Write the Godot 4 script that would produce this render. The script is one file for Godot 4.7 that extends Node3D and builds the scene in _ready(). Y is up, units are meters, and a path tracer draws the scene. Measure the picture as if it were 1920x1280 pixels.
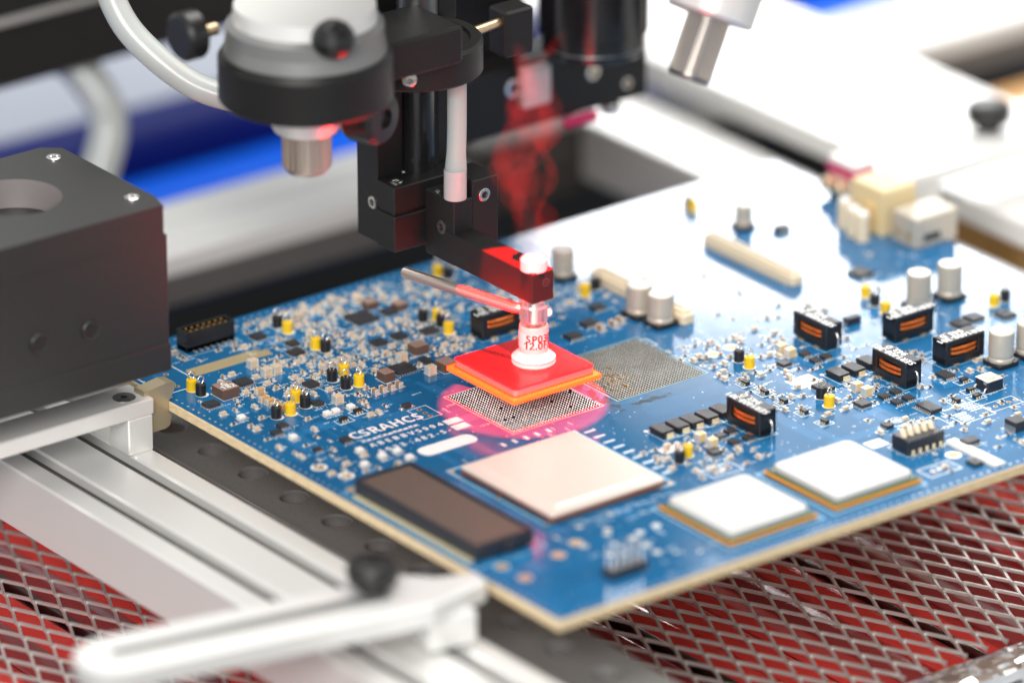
extends Node3D

# A circuit board in a rework station. Lengths below are millimetres on the board's own axes: x along its back edge,
# z from its back edge towards its front edge, y up from the board's upper face, which lies 150 mm above the bench.
const LIFT := 150.0
const W := 268.0
const D := 229.0

var M := {}
var taken := {}
var rng := RandomNumberGenerator.new()
var board: Node3D


class Surf:
	var v := PackedVector3Array()
	var n := PackedVector3Array()
	var t := PackedVector2Array()


class MB:
	var s := {}
	var xf := Transform3D.IDENTITY

	func surf(mat: String) -> Surf:
		if not s.has(mat):
			s[mat] = Surf.new()
		return s[mat]

	func tri(mat: String, a: Vector3, b: Vector3, c: Vector3, na: Vector3, nb: Vector3, nc: Vector3, uv := []) -> void:
		var f := surf(mat)
		var flip := (b - a).cross(c - a).dot(na + nb + nc) > 0.0
		f.v.append(xf * a)
		f.n.append((xf.basis * na).normalized())
		f.t.append(uv[0] if uv else Vector2.ZERO)
		if flip:
			f.v.append(xf * c)
			f.n.append((xf.basis * nc).normalized())
			f.t.append(uv[2] if uv else Vector2.ZERO)
		f.v.append(xf * b)
		f.n.append((xf.basis * nb).normalized())
		f.t.append(uv[1] if uv else Vector2.ZERO)
		if not flip:
			f.v.append(xf * c)
			f.n.append((xf.basis * nc).normalized())
			f.t.append(uv[2] if uv else Vector2.ZERO)

	func quad(mat: String, a: Vector3, b: Vector3, c: Vector3, d: Vector3, n: Vector3) -> void:
		tri(mat, a, b, c, n, n, n)
		tri(mat, a, c, d, n, n, n)

	func quad4(mat: String, a: Vector3, b: Vector3, c: Vector3, d: Vector3, na: Vector3, nb: Vector3, nc: Vector3, nd: Vector3) -> void:
		tri(mat, a, b, c, na, nb, nc)
		tri(mat, a, c, d, na, nc, nd)

	func box(mat: String, c: Vector3, size: Vector3, ch := 0.0) -> void:
		var h := size * 0.5
		var k := minf(ch, minf(h.x, minf(h.y, h.z)) * 0.9)
		for i in 3:
			var j := (i + 1) % 3
			var l := (i + 2) % 3
			for si in [-1.0, 1.0]:
				var q := []
				for e in [[-1, -1], [1, -1], [1, 1], [-1, 1]]:
					var p := Vector3.ZERO
					p[i] = si * h[i]
					p[j] = e[0] * (h[j] - k)
					p[l] = e[1] * (h[l] - k)
					q.append(c + p)
				var n := Vector3.ZERO
				n[i] = si
				quad(mat, q[0], q[1], q[2], q[3], n)
				if k <= 0.0:
					continue
				for sj in [-1.0, 1.0]:
					var w := []
					for e in [[0, -1], [0, 1], [1, 1], [1, -1]]:
						var p := Vector3.ZERO
						p[i] = si * (h[i] - (k if e[0] else 0.0))
						p[j] = sj * (h[j] - (0.0 if e[0] else k))
						p[l] = e[1] * (h[l] - k)
						w.append(c + p)
					var m := Vector3.ZERO
					m[i] = si
					m[j] = sj
					quad(mat, w[0], w[1], w[2], w[3], m.normalized())
		if k > 0.0:
			for sx in [-1.0, 1.0]:
				for sy in [-1.0, 1.0]:
					for sz in [-1.0, 1.0]:
						var g := Vector3(sx, sy, sz)
						tri(mat, c + g * Vector3(h.x, h.y - k, h.z - k), c + g * Vector3(h.x - k, h.y, h.z - k), c + g * Vector3(h.x - k, h.y - k, h.z), g, g, g)

	# several stacked outlines of equal length, skinned, with a flat cap on the last and first
	func skin(mat: String, rings: Array, cap_top := true, cap_bottom := true, smooth := false) -> void:
		var n: int = rings[0].size()
		var mid := Vector3.ZERO
		for p in rings[0]:
			mid += p / n
		for r in rings.size() - 1:
			for i in n:
				var a: Vector3 = rings[r][i]
				var b: Vector3 = rings[r][(i + 1) % n]
				var c: Vector3 = rings[r + 1][(i + 1) % n]
				var d: Vector3 = rings[r + 1][i]
				var f := (c - a).cross(d - b).normalized()
				if f.dot((a + b + c + d) * 0.25 - mid) < 0.0:
					f = -f
				quad(mat, a, b, c, d, f)
		for e in [[cap_bottom, 0], [cap_top, rings.size() - 1]]:
			if e[0]:
				var ring: Array = rings[e[1]]
				var m := Vector3.ZERO
				for p in ring:
					m += p / n
				var f: Vector3 = (ring[1] - ring[0]).cross(ring[n / 2] - ring[0]).normalized()
				var other: Vector3 = rings[1 if e[1] == 0 else e[1] - 1][0]
				if f.dot(m - other) < 0.0:
					f = -f
				for i in n:
					tri(mat, m, ring[i], ring[(i + 1) % n], f, f, f)

	func rr(cx: float, cz: float, w: float, d: float, r: float, y: float, seg := 4) -> Array:
		var out := []
		var q := maxf(r, 0.01)
		for k in 4:
			var sx := 1.0 if k == 0 or k == 3 else -1.0
			var sz := 1.0 if k < 2 else -1.0
			for i in seg + 1:
				var a := PI / 2 * (k + float(i) / seg)
				out.append(Vector3(cx + sx * (w / 2 - q) + cos(a) * q, y, cz + sz * (d / 2 - q) + sin(a) * q))
		return out

	func slab(mat: String, cx: float, cz: float, w: float, d: float, r: float, y0: float, y1: float, ch := 0.1, seg := 4) -> void:
		skin(mat, [rr(cx, cz, w, d, r, y0, seg), rr(cx, cz, w, d, r, y1 - ch, seg), rr(cx, cz, w - 2 * ch, d - 2 * ch, r - ch * 0.5, y1, seg)])

	# a profile of (radius, height) turned about the y axis through base
	func lathe(mat: String, base: Vector3, prof: Array, seg := 24) -> void:
		for k in prof.size() - 1:
			var p: Vector2 = prof[k]
			var q: Vector2 = prof[k + 1]
			if p.distance_to(q) < 1e-5:
				continue
			var nn := Vector2(q.y - p.y, p.x - q.x).normalized()
			for i in seg:
				var a := TAU * i / seg
				var b := TAU * (i + 1) / seg
				var ua := Vector3(cos(a), 0, sin(a))
				var ub := Vector3(cos(b), 0, sin(b))
				var na := ua * nn.x + Vector3.UP * nn.y
				var nb := ub * nn.x + Vector3.UP * nn.y
				var pa := base + ua * p.x + Vector3.UP * p.y
				var pb := base + ub * p.x + Vector3.UP * p.y
				var qa := base + ua * q.x + Vector3.UP * q.y
				var qb := base + ub * q.x + Vector3.UP * q.y
				if p.x > 1e-5:
					tri(mat, pa, pb, qb, na, nb, nb)
				if q.x > 1e-5:
					tri(mat, pa, qb, qa, na, nb, na)

	func cyl(mat: String, base: Vector3, r: float, h: float, seg := 24, ch := 0.1) -> void:
		lathe(mat, base, [Vector2(0, 0), Vector2(r, 0), Vector2(r, h - ch), Vector2(r - ch, h), Vector2(0, h)], seg)

	func tube(mat: String, pts: Array, radii: Variant, seg := 10, caps := true) -> void:
		var prev := []
		var side := Vector3.ZERO
		for k in pts.size():
			var dir: Vector3 = (pts[mini(k + 1, pts.size() - 1)] - pts[maxi(k - 1, 0)]).normalized()
			if side == Vector3.ZERO:
				side = dir.cross(Vector3.UP if absf(dir.y) < 0.9 else Vector3.RIGHT).normalized()
			side = (side - dir * side.dot(dir)).normalized()
			var up := dir.cross(side)
			var r: float = radii[k] if radii is Array else radii
			var ring := []
			for i in seg:
				var a := TAU * i / seg
				var n := side * cos(a) + up * sin(a)
				ring.append([pts[k] + n * r, n])
			if prev:
				for i in seg:
					var j := (i + 1) % seg
					quad4(mat, prev[i][0], prev[j][0], ring[j][0], ring[i][0], prev[i][1], prev[j][1], ring[j][1], ring[i][1])
			if caps and (k == 0 or k == pts.size() - 1):
				var f := -dir if k == 0 else dir
				for i in seg:
					tri(mat, pts[k], ring[i][0], ring[(i + 1) % seg][0], f, f, f)
			prev = ring

	func ball(mat: String, c: Vector3, r: float, sq := 1.0, rings := 5, seg := 10, whole := true) -> void:
		var prof := []
		var from := -PI / 2 if whole else 0.0
		for k in rings + 1:
			var a := lerpf(from, PI / 2, float(k) / rings)
			prof.append(Vector2(maxf(cos(a) * r, 0.0), sin(a) * r * sq))
		lathe(mat, c, prof, seg)


func mesh(mb: MB) -> ArrayMesh:
	var am := ArrayMesh.new()
	for mat in mb.s:
		var f: Surf = mb.s[mat]
		var v := f.v.duplicate()
		for i in v.size():
			v[i] *= 0.001
		var a := []
		a.resize(Mesh.ARRAY_MAX)
		a[Mesh.ARRAY_VERTEX] = v
		a[Mesh.ARRAY_NORMAL] = f.n
		a[Mesh.ARRAY_TEX_UV] = f.t
		am.add_surface_from_arrays(Mesh.PRIMITIVE_TRIANGLES, a)
		am.surface_set_material(am.get_surface_count() - 1, M[mat])
	return am


func put(called: String, am: Mesh, parent: Node, at := Vector3.ZERO, turn := 0.0, label := "") -> MeshInstance3D:
	var o := MeshInstance3D.new()
	o.name = called
	o.mesh = am
	o.position = at * 0.001
	o.rotation.y = turn
	if label:
		o.set_meta("label", label)
	parent.add_child(o, true)
	o.name = numbered(o, called)
	return o


func numbered(o: Node, called: String) -> String:
	var parent := o.get_parent()
	var key := [parent.get_instance_id(), called]
	var k: int = taken.get(key, 0)
	taken[key] = k + 1
	return called if k == 0 else "%s_%03d" % [called, k]


func thing(called: String, label: String, category: String, at := Vector3.ZERO, group := "") -> Node3D:
	var o := Node3D.new()
	o.name = called
	add_child(o, true)
	o.name = numbered(o, called)
	o.position = (at + Vector3(0, LIFT, 0)) * 0.001
	tag(o, label, category, group)
	return o


func tag(o: Node, label: String, category: String, group := "") -> void:
	o.set_meta("label", label)
	o.set_meta("category", category)
	if group:
		o.set_meta("group", group)


func mat(called: String, c: Color, rough := 0.5, metal := 0.0, spec := 0.5) -> StandardMaterial3D:
	var m := StandardMaterial3D.new()
	m.resource_name = called
	m.albedo_color = c.linear_to_srgb()
	m.roughness = rough
	m.metallic = metal
	m.metallic_specular = spec
	M[called] = m
	return m


func noise_tex(freq: float, size := 512, octaves := 4, lo := 0.0, hi := 1.0, seed_ := 1) -> NoiseTexture2D:
	var n := FastNoiseLite.new()
	n.seed = seed_
	n.frequency = freq
	n.fractal_octaves = octaves
	var t := NoiseTexture2D.new()
	t.width = size
	t.height = size
	t.seamless = true
	t.noise = n
	var g := Gradient.new()
	g.set_color(0, Color(lo, lo, lo))
	g.set_color(1, Color(hi, hi, hi))
	t.color_ramp = g
	return t


# fine grain in the surface: relief and uneven gloss, in the object's own axes
func grain(called: String, t: Texture2D, per_mm: float, relief := 0.0, gloss: Texture2D = null) -> void:
	var m: StandardMaterial3D = M[called]
	m.uv1_triplanar = true
	m.uv1_scale = Vector3.ONE * per_mm * 1000.0
	if relief > 0.0:
		m.heightmap_enabled = true
		m.heightmap_texture = t
		m.heightmap_scale = relief
	if gloss:
		m.roughness_texture = gloss
		m.roughness_texture_channel = BaseMaterial3D.TEXTURE_CHANNEL_RED


func lettering(text: String, height: float, depth: float, material: String, bold := true) -> ArrayMesh:
	var t := TextMesh.new()
	var f := SystemFont.new()
	f.font_names = PackedStringArray(["Droid Sans"])
	f.font_weight = 700 if bold else 400
	t.font = f
	t.text = text
	t.font_size = 32
	t.pixel_size = height / 23.0 * 0.001
	t.depth = depth * 0.001
	t.curve_step = 2.0
	var am := ArrayMesh.new()
	for k in t.get_surface_count():
		am.add_surface_from_arrays(Mesh.PRIMITIVE_TRIANGLES, t.surface_get_arrays(k))
		am.surface_set_material(k, M[material])
	return am


func _ready() -> void:
	rng.seed = 7
	# camera, light, exposure
	var cam := Camera3D.new()
	cam.name = "camera"
	cam.position = Vector3(-927.5, 730.2 + LIFT, 1413.8) * 0.001
	cam.rotation = Vector3(deg_to_rad(-23.2485), deg_to_rad(-37.561), 0)
	cam.fov = 6.4333
	cam.near = 0.05
	cam.far = 30.0
	var lens := CameraAttributesPhysical.new()
	lens.frustum_focal_length = 213.5
	lens.frustum_near = 0.05
	lens.frustum_far = 30.0
	lens.frustum_focus_distance = 1.812
	lens.exposure_aperture = 4.4
	cam.attributes = lens
	add_child(cam)
	cam.current = true
	var e := Environment.new()
	e.background_mode = Environment.BG_COLOR
	e.background_color = Color(0.48, 0.5, 0.52).linear_to_srgb()
	e.tonemap_mode = Environment.TONE_MAPPER_LINEAR
	e.tonemap_exposure = 1.25
	e.volumetric_fog_enabled = true
	e.volumetric_fog_density = 0.0
	e.sdfgi_enabled = true
	e.ssao_enabled = true
	e.ssil_enabled = true
	var we := WorldEnvironment.new()
	we.name = "world"
	we.environment = e
	add_child(we)
	area_lamp("ceiling_softbox", Vector3(330, 950, -60), Vector3(110, 0, 50), Vector2(0.9, 0.9), Color(1, 0.985, 0.96), 1.25)
	area_lamp("front_softbox", Vector3(-800, 700, 900), Vector3(100, 0, 120), Vector2(0.7, 0.5), Color(1, 0.99, 0.97), 1.35)
	area_lamp("rear_softbox", Vector3(1012, 452, -860), Vector3(90, 0, 0), Vector2(0.27, 0.115), Color(1, 1, 1), 0.17)
	area_lamp("rear_strip", Vector3(759, 612, -738), Vector3(50, 0, 205), Vector2(0.11, 0.045), Color(1, 1, 1), 0.04)
	var red := SpotLight3D.new()
	red.name = "red_heat_lamp"
	red.position = Vector3(82.5 - 112, LIFT + 1500, 106 + 146) * 0.001
	red.spot_angle = 1.5
	red.spot_angle_attenuation = 0.06
	red.spot_range = 4.0
	red.spot_attenuation = 2.0
	red.light_color = Color(1, 0.05, 0.045)
	red.light_energy = 125.0
	red.light_size = 0.01
	red.shadow_enabled = true
	add_child(red)
	red.look_at_from_position(red.position, Vector3(82.5, LIFT, 106) * 0.001, Vector3.FORWARD)

	materials()
	station()
	circuit_board()
	components()
	small_parts()
	lifted_chip()
	pickup_head()
	lamp_heads()
	hoses()
	housing()
	smoke()


func area_lamp(called: String, at: Vector3, towards: Vector3, size: Vector2, c: Color, energy: float) -> void:
	var l := AreaLight3D.new()
	l.name = called
	l.area_size = size
	l.light_color = c
	l.light_energy = energy
	l.shadow_enabled = true
	add_child(l)
	l.look_at_from_position((at + Vector3(0, LIFT, 0)) * 0.001, (towards + Vector3(0, LIFT, 0)) * 0.001, Vector3.UP if absf(at.x - towards.x) + absf(at.z - towards.z) > 300 else Vector3.FORWARD)


func materials() -> void:
	mat("black_plastic", Color(0.012, 0.012, 0.014), 0.45)
	mat("chip_plastic", Color(0.03, 0.03, 0.034), 0.5)
	mat("anodised", Color(0.013, 0.012, 0.012), 0.5, 0.0, 0.4)
	mat("black_rubber", Color(0.01, 0.01, 0.01), 0.35)
	mat("steel", Color(0.62, 0.6, 0.57), 0.28, 1.0)
	mat("dark_steel", Color(0.2, 0.2, 0.2), 0.35, 1.0)
	mat("tin", Color(0.85, 0.84, 0.82), 0.32, 0.85)
	mat("solder", Color(0.95, 0.95, 0.93), 0.25, 0.6)
	mat("gold", Color(0.9, 0.55, 0.18), 0.3, 0.9)
	mat("pale_gold", Color(0.95, 0.8, 0.5), 0.4, 0.5)
	mat("copper", Color(0.85, 0.22, 0.05), 0.22, 0.75)
	mat("can", Color(0.58, 0.52, 0.43), 0.42, 0.3)
	mat("can_top", Color(0.85, 0.84, 0.82), 0.4, 0.5)
	mat("cream_plastic", Color(0.78, 0.66, 0.47), 0.45)
	mat("white_plastic", Color(0.82, 0.8, 0.76), 0.45)
	mat("ceramic_tan", Color(0.62, 0.36, 0.14), 0.4)
	mat("ceramic_sand", Color(0.76, 0.54, 0.25), 0.4)
	mat("ceramic_cream", Color(0.66, 0.5, 0.34), 0.4)
	mat("ceramic_brown", Color(0.36, 0.22, 0.12), 0.4)
	mat("brown_block", Color(0.125, 0.07, 0.048), 0.5)
	mat("brown_top", Color(0.3, 0.2, 0.16), 0.5)
	mat("yellow", Color(0.9, 0.56, 0.01), 0.4)
	mat("paint_white", Color(0.82, 0.82, 0.8), 0.5)
	mat("ink", Color(0.0006, 0.0006, 0.0006), 0.8, 0.0, 0.1)
	mat("laminate", Color(0.92, 0.72, 0.44), 0.5)
	mat("amber", Color(0.72, 0.3, 0.03), 0.35)
	mat("green_mask", Color(0.03, 0.09, 0.045), 0.35)
	mat("lid", Color(0.56, 0.555, 0.535), 0.45, 0.2)
	mat("warm_lid", Color(0.79, 0.68, 0.6), 0.42, 0.2)
	mat("copper_edge", Color(0.3, 0.1, 0.05), 0.4, 0.4)
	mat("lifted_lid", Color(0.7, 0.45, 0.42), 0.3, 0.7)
	mat("ball_mask", Color(0.004, 0.005, 0.005), 0.6, 0.0, 0.12)
	mat("pad_mask", Color(0.085, 0.085, 0.07), 0.5, 0.0, 0.25)
	mat("flux", Color(0.17, 0.095, 0.02), 0.25)
	mat("pin_brown", Color(0.25, 0.165, 0.12), 0.5)
	mat("navy_plastic", Color(0.018, 0.02, 0.028), 0.4)
	mat("aluminium", Color(0.8, 0.79, 0.77), 0.38, 0.35)
	mat("aluminium_dark", Color(0.52, 0.51, 0.5), 0.45, 0.5)
	mat("plate_black", Color(0.24, 0.237, 0.23), 0.42, 0.3)
	mat("mesh_steel", Color(0.72, 0.69, 0.66), 0.42, 0.7)
	mat("red_glaze", Color(0.74, 0.065, 0.055), 0.1)
	mat("red_dull", Color(0.34, 0.055, 0.055), 0.12)
	mat("slot_black", Color(0.01, 0.01, 0.01), 0.6)
	mat("foil", Color(0.9, 0.9, 0.9), 0.22, 0.95)
	mat("yellow_board", Color(0.7, 0.55, 0.05), 0.4)
	mat("blue_shaded", Color(0.0006, 0.007, 0.12), 0.5, 0.0, 0.25)
	mat("blue_lit", Color(0.003, 0.12, 0.8), 0.5, 0.0, 0.25)
	mat("blue_sheen", Color(0.36, 0.39, 0.46), 0.5)
	mat("bench_black", Color(0.012, 0.012, 0.012), 0.5)
	mat("wood", Color(0.55, 0.3, 0.1), 0.6)
	mat("silicone", Color(0.86, 0.84, 0.82), 0.35)
	mat("chrome", Color(0.8, 0.78, 0.76), 0.2, 0.95)
	mat("brass", Color(0.8, 0.58, 0.36), 0.3, 0.9)
	mat("magenta", Color(0.6, 0.02, 0.12), 0.4)
	mat("rod_steel", Color(0.72, 0.6, 0.52), 0.3, 0.9)
	mat("sand_plastic", Color(0.72, 0.58, 0.33), 0.45)
	mat("rail_white", Color(0.93, 0.93, 0.91), 0.4, 0.0)
	mat("pale_steel", Color(0.9, 0.89, 0.87), 0.4, 0.15)
	mat("brass_clip", Color(0.5, 0.42, 0.28), 0.4, 0.6)
	mat("black_beam", Color(0.012, 0.013, 0.012), 0.4)
	mat("housing_black", Color(0.017, 0.0165, 0.0155), 0.38, 0.0, 0.6)
	mat("housing_well", Color(0.4, 0.36, 0.36), 0.35, 0.5)
	mat("gloss_black", Color(0.012, 0.012, 0.013), 0.16)
	mat("cap_end", Color(0.8, 0.76, 0.7), 0.4, 0.5)
	mat("silicone_clear", Color(0.8, 0.7, 0.66), 0.25)
	mat("hose_core", Color(0.45, 0.45, 0.45), 0.25)
	mat("worn_steel", Color(0.3, 0.27, 0.25), 0.3, 0.9)
	mat("soft_grey", Color(0.24, 0.24, 0.235), 0.35, 0.4)
	mat("painted_shade", Color(0.05, 0.046, 0.042), 0.5)  # dark tone painted in for shade on the rear rail and in slots
	mat("red_lit_top", Color(0.42, 0.03, 0.035), 0.22)  # the red lamp's light is put into this top's colour
	mat("sticker", Color(0.85, 0.82, 0.8), 0.6)
	mat("hose", Color(0.46, 0.49, 0.48), 0.22)
	var hose: StandardMaterial3D = M["hose"]
	hose.backlight_enabled = true
	hose.backlight = Color(0.5, 0.5, 0.5)
	hose.subsurf_scatter_enabled = true
	hose.subsurf_scatter_strength = 0.2
	var speck := noise_tex(0.09, 256, 3, 0.55, 1.0, 3)
	var fine := noise_tex(0.2, 256, 2, 0.0, 1.0, 5)
	for k in ["black_plastic", "chip_plastic", "brown_block", "brown_top", "cream_plastic", "navy_plastic"]:
		grain(k, fine, 0.18, 0.002, speck)
	for k in ["anodised", "plate_black"]:
		grain(k, fine, 0.06, 0.006, speck)
	for k in ["aluminium", "aluminium_dark", "steel", "lid", "warm_lid", "lifted_lid", "foil"]:
		grain(k, fine, 0.16, 0.0, noise_tex(0.12, 256, 3, 0.8, 1.0, 13))
	var lam := noise_tex(0.05, 256, 4, 0.8, 1.0, 11)
	var lm: StandardMaterial3D = M["laminate"]
	lm.uv1_triplanar = true
	lm.uv1_scale = Vector3(20, 150, 20)
	lm.albedo_texture = lam


# ---------------------------------------------------------------- the station

func station() -> void:
	var mb := MB.new()
	mb.box("bench_black", Vector3(100, -155, -100), Vector3(2600, 10, 2200))
	var bench := thing("bench_floor", "matt black bench floor under the whole rework station", "floor")
	bench.set_meta("kind", "structure")
	put("floor_slab", mesh(mb), bench)

	# aluminium extrusions along z (left, right) and along x (rear)
	extrusion("slotted_rail", "white aluminium slotted rail left of the blue board, under two clamp arms", Vector3(-27.5, -13, 0), 41.0, 20.0, -160.0, 420.0, false)
	var bar := thing("broad_bar", "broad flat white aluminium bar behind the board's right end", "bar", Vector3(354, -13, 0))
	var bb := MB.new()
	bb.box("aluminium", Vector3(0, -4.5, -5), Vector3(72, 9, 670), 0.8)
	put("bar_body", mesh(bb), bar)
	extrusion("rear_rail", "silver aluminium cross rail running behind the board below the blue cover", Vector3(0, -34, -142), 40.0, 8.0, -260.0, 760.0, true)

	# perforated support plates
	var t := thing("support_plate", "dark perforated steel support plate between left rail and board edge", "plate", Vector3(0, -25, 0))
	var pm := MB.new()
	perforated(pm, 9.0, 34.0, -100.0, 420.0, 21.4, 9.2, 4.0)
	put("plate", mesh(pm), t)
	var lip := MB.new()
	lip.box("plate_black", Vector3(8.2, -6, 160), Vector3(1.6, 14, 520), 0.3)
	put("side_lip", mesh(lip), t)
	t = thing("support_bar", "plain white aluminium support bar passing under the board's far right corner", "support bar", Vector3(296, -25, 0))
	var sb := MB.new()
	sb.box("aluminium", Vector3(0, -11, 90), Vector3(29, 22, 460), 0.8)
	put("bar", mesh(sb), t)

	t = thing("rail_shade", "added dark block standing in for shade on the rear rail behind the smoke", "painted_shade", Vector3(268, -34, -142))  # added block, its dark colour stands in for shade on the rail
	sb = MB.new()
	sb.box("painted_shade", Vector3(0, 4, 0), Vector3(64, 9, 47), 1.2)
	sb.box("painted_shade", Vector3(0, -9, 22.2), Vector3(63, 17.2, 3), 0.8)
	put("shade_block", mesh(sb), t)
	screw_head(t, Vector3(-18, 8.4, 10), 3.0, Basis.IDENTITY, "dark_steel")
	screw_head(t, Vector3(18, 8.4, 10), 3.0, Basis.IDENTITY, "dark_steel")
	clamp_arms()
	heater()
	backdrop()


func extrusion(called: String, label: String, at: Vector3, w: float, h: float, z0: float, z1: float, along_x: bool) -> void:
	var t := thing(called, label, "rail", at)
	var mb := MB.new()
	if along_x:
		var s := z0
		z0 = -z1
		z1 = -s
		mb.xf = Transform3D(Basis(Vector3(0, 0, 1), Vector3.UP, Vector3(-1, 0, 0)), Vector3.ZERO)
	# cross section: two slots in the top, one in each side
	var a := w / 2
	var u := w / 41.0
	var pts := [[-a, 0], [-12.5 * u, 0], [-12.5 * u, -5], [-7.5 * u, -5], [-7.5 * u, 0], [7.5 * u, 0], [7.5 * u, -5], [12.5 * u, -5], [12.5 * u, 0], [a, 0], [a, -h * 0.36], [a - 5, -h * 0.36], [a - 5, -h * 0.64], [a, -h * 0.64], [a, -h], [-a, -h], [-a, -h * 0.64], [-a + 5, -h * 0.64], [-a + 5, -h * 0.36], [-a, -h * 0.36]]
	if along_x or h < 22:
		pts = pts.slice(0, 10) + [[a, -h], [-a, -h]]
	var poly := PackedVector2Array()
	for p in pts:
		poly.append(Vector2(p[0], p[1]))
	prism(mb, "rail_white" if along_x else "aluminium", poly, z0, z1, 0.7)
	put("profile", mesh(mb), t)
	if along_x:
		var shaded_front := MB.new()
		shaded_front.box("soft_grey", Vector3((-z0 - z1) / 2, -h - 5.5, 0), Vector3(z1 - z0, 11, w - 1.2), 0.5)  # grey box paints shade onto the rail's front face
		put("shaded_front", mesh(shaded_front), t)
	if not along_x:
		for x in [-10.0 * u, 10.0 * u]:
			var d := MB.new()
			d.box("painted_shade", Vector3(x, -3.4, (z0 + z1) / 2), Vector3(4.9 * u, 0.2, z1 - z0 - 2))  # dark strip paints shade into the groove
			put("slot_shade", mesh(d), t)


# a polygon in x/y drawn out along z, its long edges eased by a small chamfer on convex corners
func prism(mb: MB, m: String, poly: PackedVector2Array, z0: float, z1: float, ease := 0.0) -> void:
	var p := poly
	if ease > 0.0:
		p = PackedVector2Array()
		var n := poly.size()
		var turning := 0.0
		for i in n:
			turning += (poly[(i + 1) % n] - poly[i]).cross(poly[(i + 2) % n] - poly[(i + 1) % n])
		for i in n:
			var a := poly[(i + n - 1) % n]
			var b := poly[i]
			var c := poly[(i + 1) % n]
			if (b - a).cross(c - b) * turning > 0.0:
				p.append(b + (a - b).normalized() * minf(ease, a.distance_to(b) * 0.4))
				p.append(b + (c - b).normalized() * minf(ease, c.distance_to(b) * 0.4))
			else:
				p.append(b)
	var n2 := p.size()
	var area := 0.0
	for i in n2:
		area += p[i].cross(p[(i + 1) % n2])
	for i in n2:
		var a := p[i]
		var b := p[(i + 1) % n2]
		var q := (b - a).normalized()
		var nn := Vector2(q.y, -q.x) * signf(area)
		mb.quad(m, Vector3(a.x, a.y, z0), Vector3(b.x, b.y, z0), Vector3(b.x, b.y, z1), Vector3(a.x, a.y, z1), Vector3(nn.x, nn.y, 0))
	var idx := Geometry2D.triangulate_polygon(p)
	for k in range(0, idx.size(), 3):
		for z in [z0, z1]:
			var f := Vector3(0, 0, -1 if z == z0 else 1)
			mb.tri(m, Vector3(p[idx[k]].x, p[idx[k]].y, z), Vector3(p[idx[k + 1]].x, p[idx[k + 1]].y, z), Vector3(p[idx[k + 2]].x, p[idx[k + 2]].y, z), f, f, f)


func perforated(mb: MB, x0: float, x1: float, z0: float, z1: float, pitch: float, first: float, thick: float) -> void:
	var m := "plate_black"
	var cx := (x0 + x1) / 2
	var r := 4.75
	var c := first + ceilf((z0 - first + pitch / 2) / pitch) * pitch
	var from := z0
	while c + pitch / 2 <= z1:
		var a := c - pitch / 2
		var b := c + pitch / 2
		if from < a:
			mb.quad(m, Vector3(x0, 0, from), Vector3(x1, 0, from), Vector3(x1, 0, a), Vector3(x0, 0, a), Vector3.UP)
		from = b
		var n := 28
		for i in n:
			var q := []
			for k in 2:
				var an := TAU * (i + k) / n
				var d := Vector3(cos(an), 0, sin(an))
				var far := minf((x1 - cx) / maxf(absf(d.x), 1e-4), pitch / 2 / maxf(absf(d.z), 1e-4))
				q.append([Vector3(cx, 0, c) + d * r, Vector3(cx, 0, c) + d * far, d])
			mb.quad(m, q[0][0], q[1][0], q[1][1], q[0][1], Vector3.UP)
			var e0: Vector3 = q[0][1]
			var e1: Vector3 = q[1][1]
			if absf(e0.x - e1.x) > 0.01 and absf(e0.z - e1.z) > 0.01:
				var corner := Vector3(cx + signf(e0.x + e1.x - 2 * cx) * (x1 - cx), 0, c + signf(e0.z + e1.z - 2 * c) * pitch / 2)
				mb.tri(m, e0, corner, e1, Vector3.UP, Vector3.UP, Vector3.UP)
			# chamfered rim, then the wall of the hole
			var dn := Vector3(0, -0.5, 0)
			mb.quad4(m, q[0][0], q[1][0], q[1][0] - q[1][2] * 0.5 + dn, q[0][0] - q[0][2] * 0.5 + dn, (Vector3.UP - q[0][2]).normalized(), (Vector3.UP - q[1][2]).normalized(), (Vector3.UP - q[1][2]).normalized(), (Vector3.UP - q[0][2]).normalized())
			var w0: Vector3 = q[0][0] - q[0][2] * 0.5
			var w1: Vector3 = q[1][0] - q[1][2] * 0.5
			mb.quad4(m, w0 + dn, w1 + dn, w1 + Vector3(0, -thick, 0), w0 + Vector3(0, -thick, 0), -q[0][2], -q[1][2], -q[1][2], -q[0][2])
		c += pitch
	mb.quad(m, Vector3(x0, 0, from), Vector3(x1, 0, from), Vector3(x1, 0, z1), Vector3(x0, 0, z1), Vector3.UP)
	mb.quad(m, Vector3(x1, 0, z0), Vector3(x1, 0, z1), Vector3(x1, -thick, z1), Vector3(x1, -thick, z0), Vector3.RIGHT)
	mb.quad(m, Vector3(x0, 0, z0), Vector3(x0, 0, z1), Vector3(x0, -thick, z1), Vector3(x0, -thick, z0), Vector3.LEFT)


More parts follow.
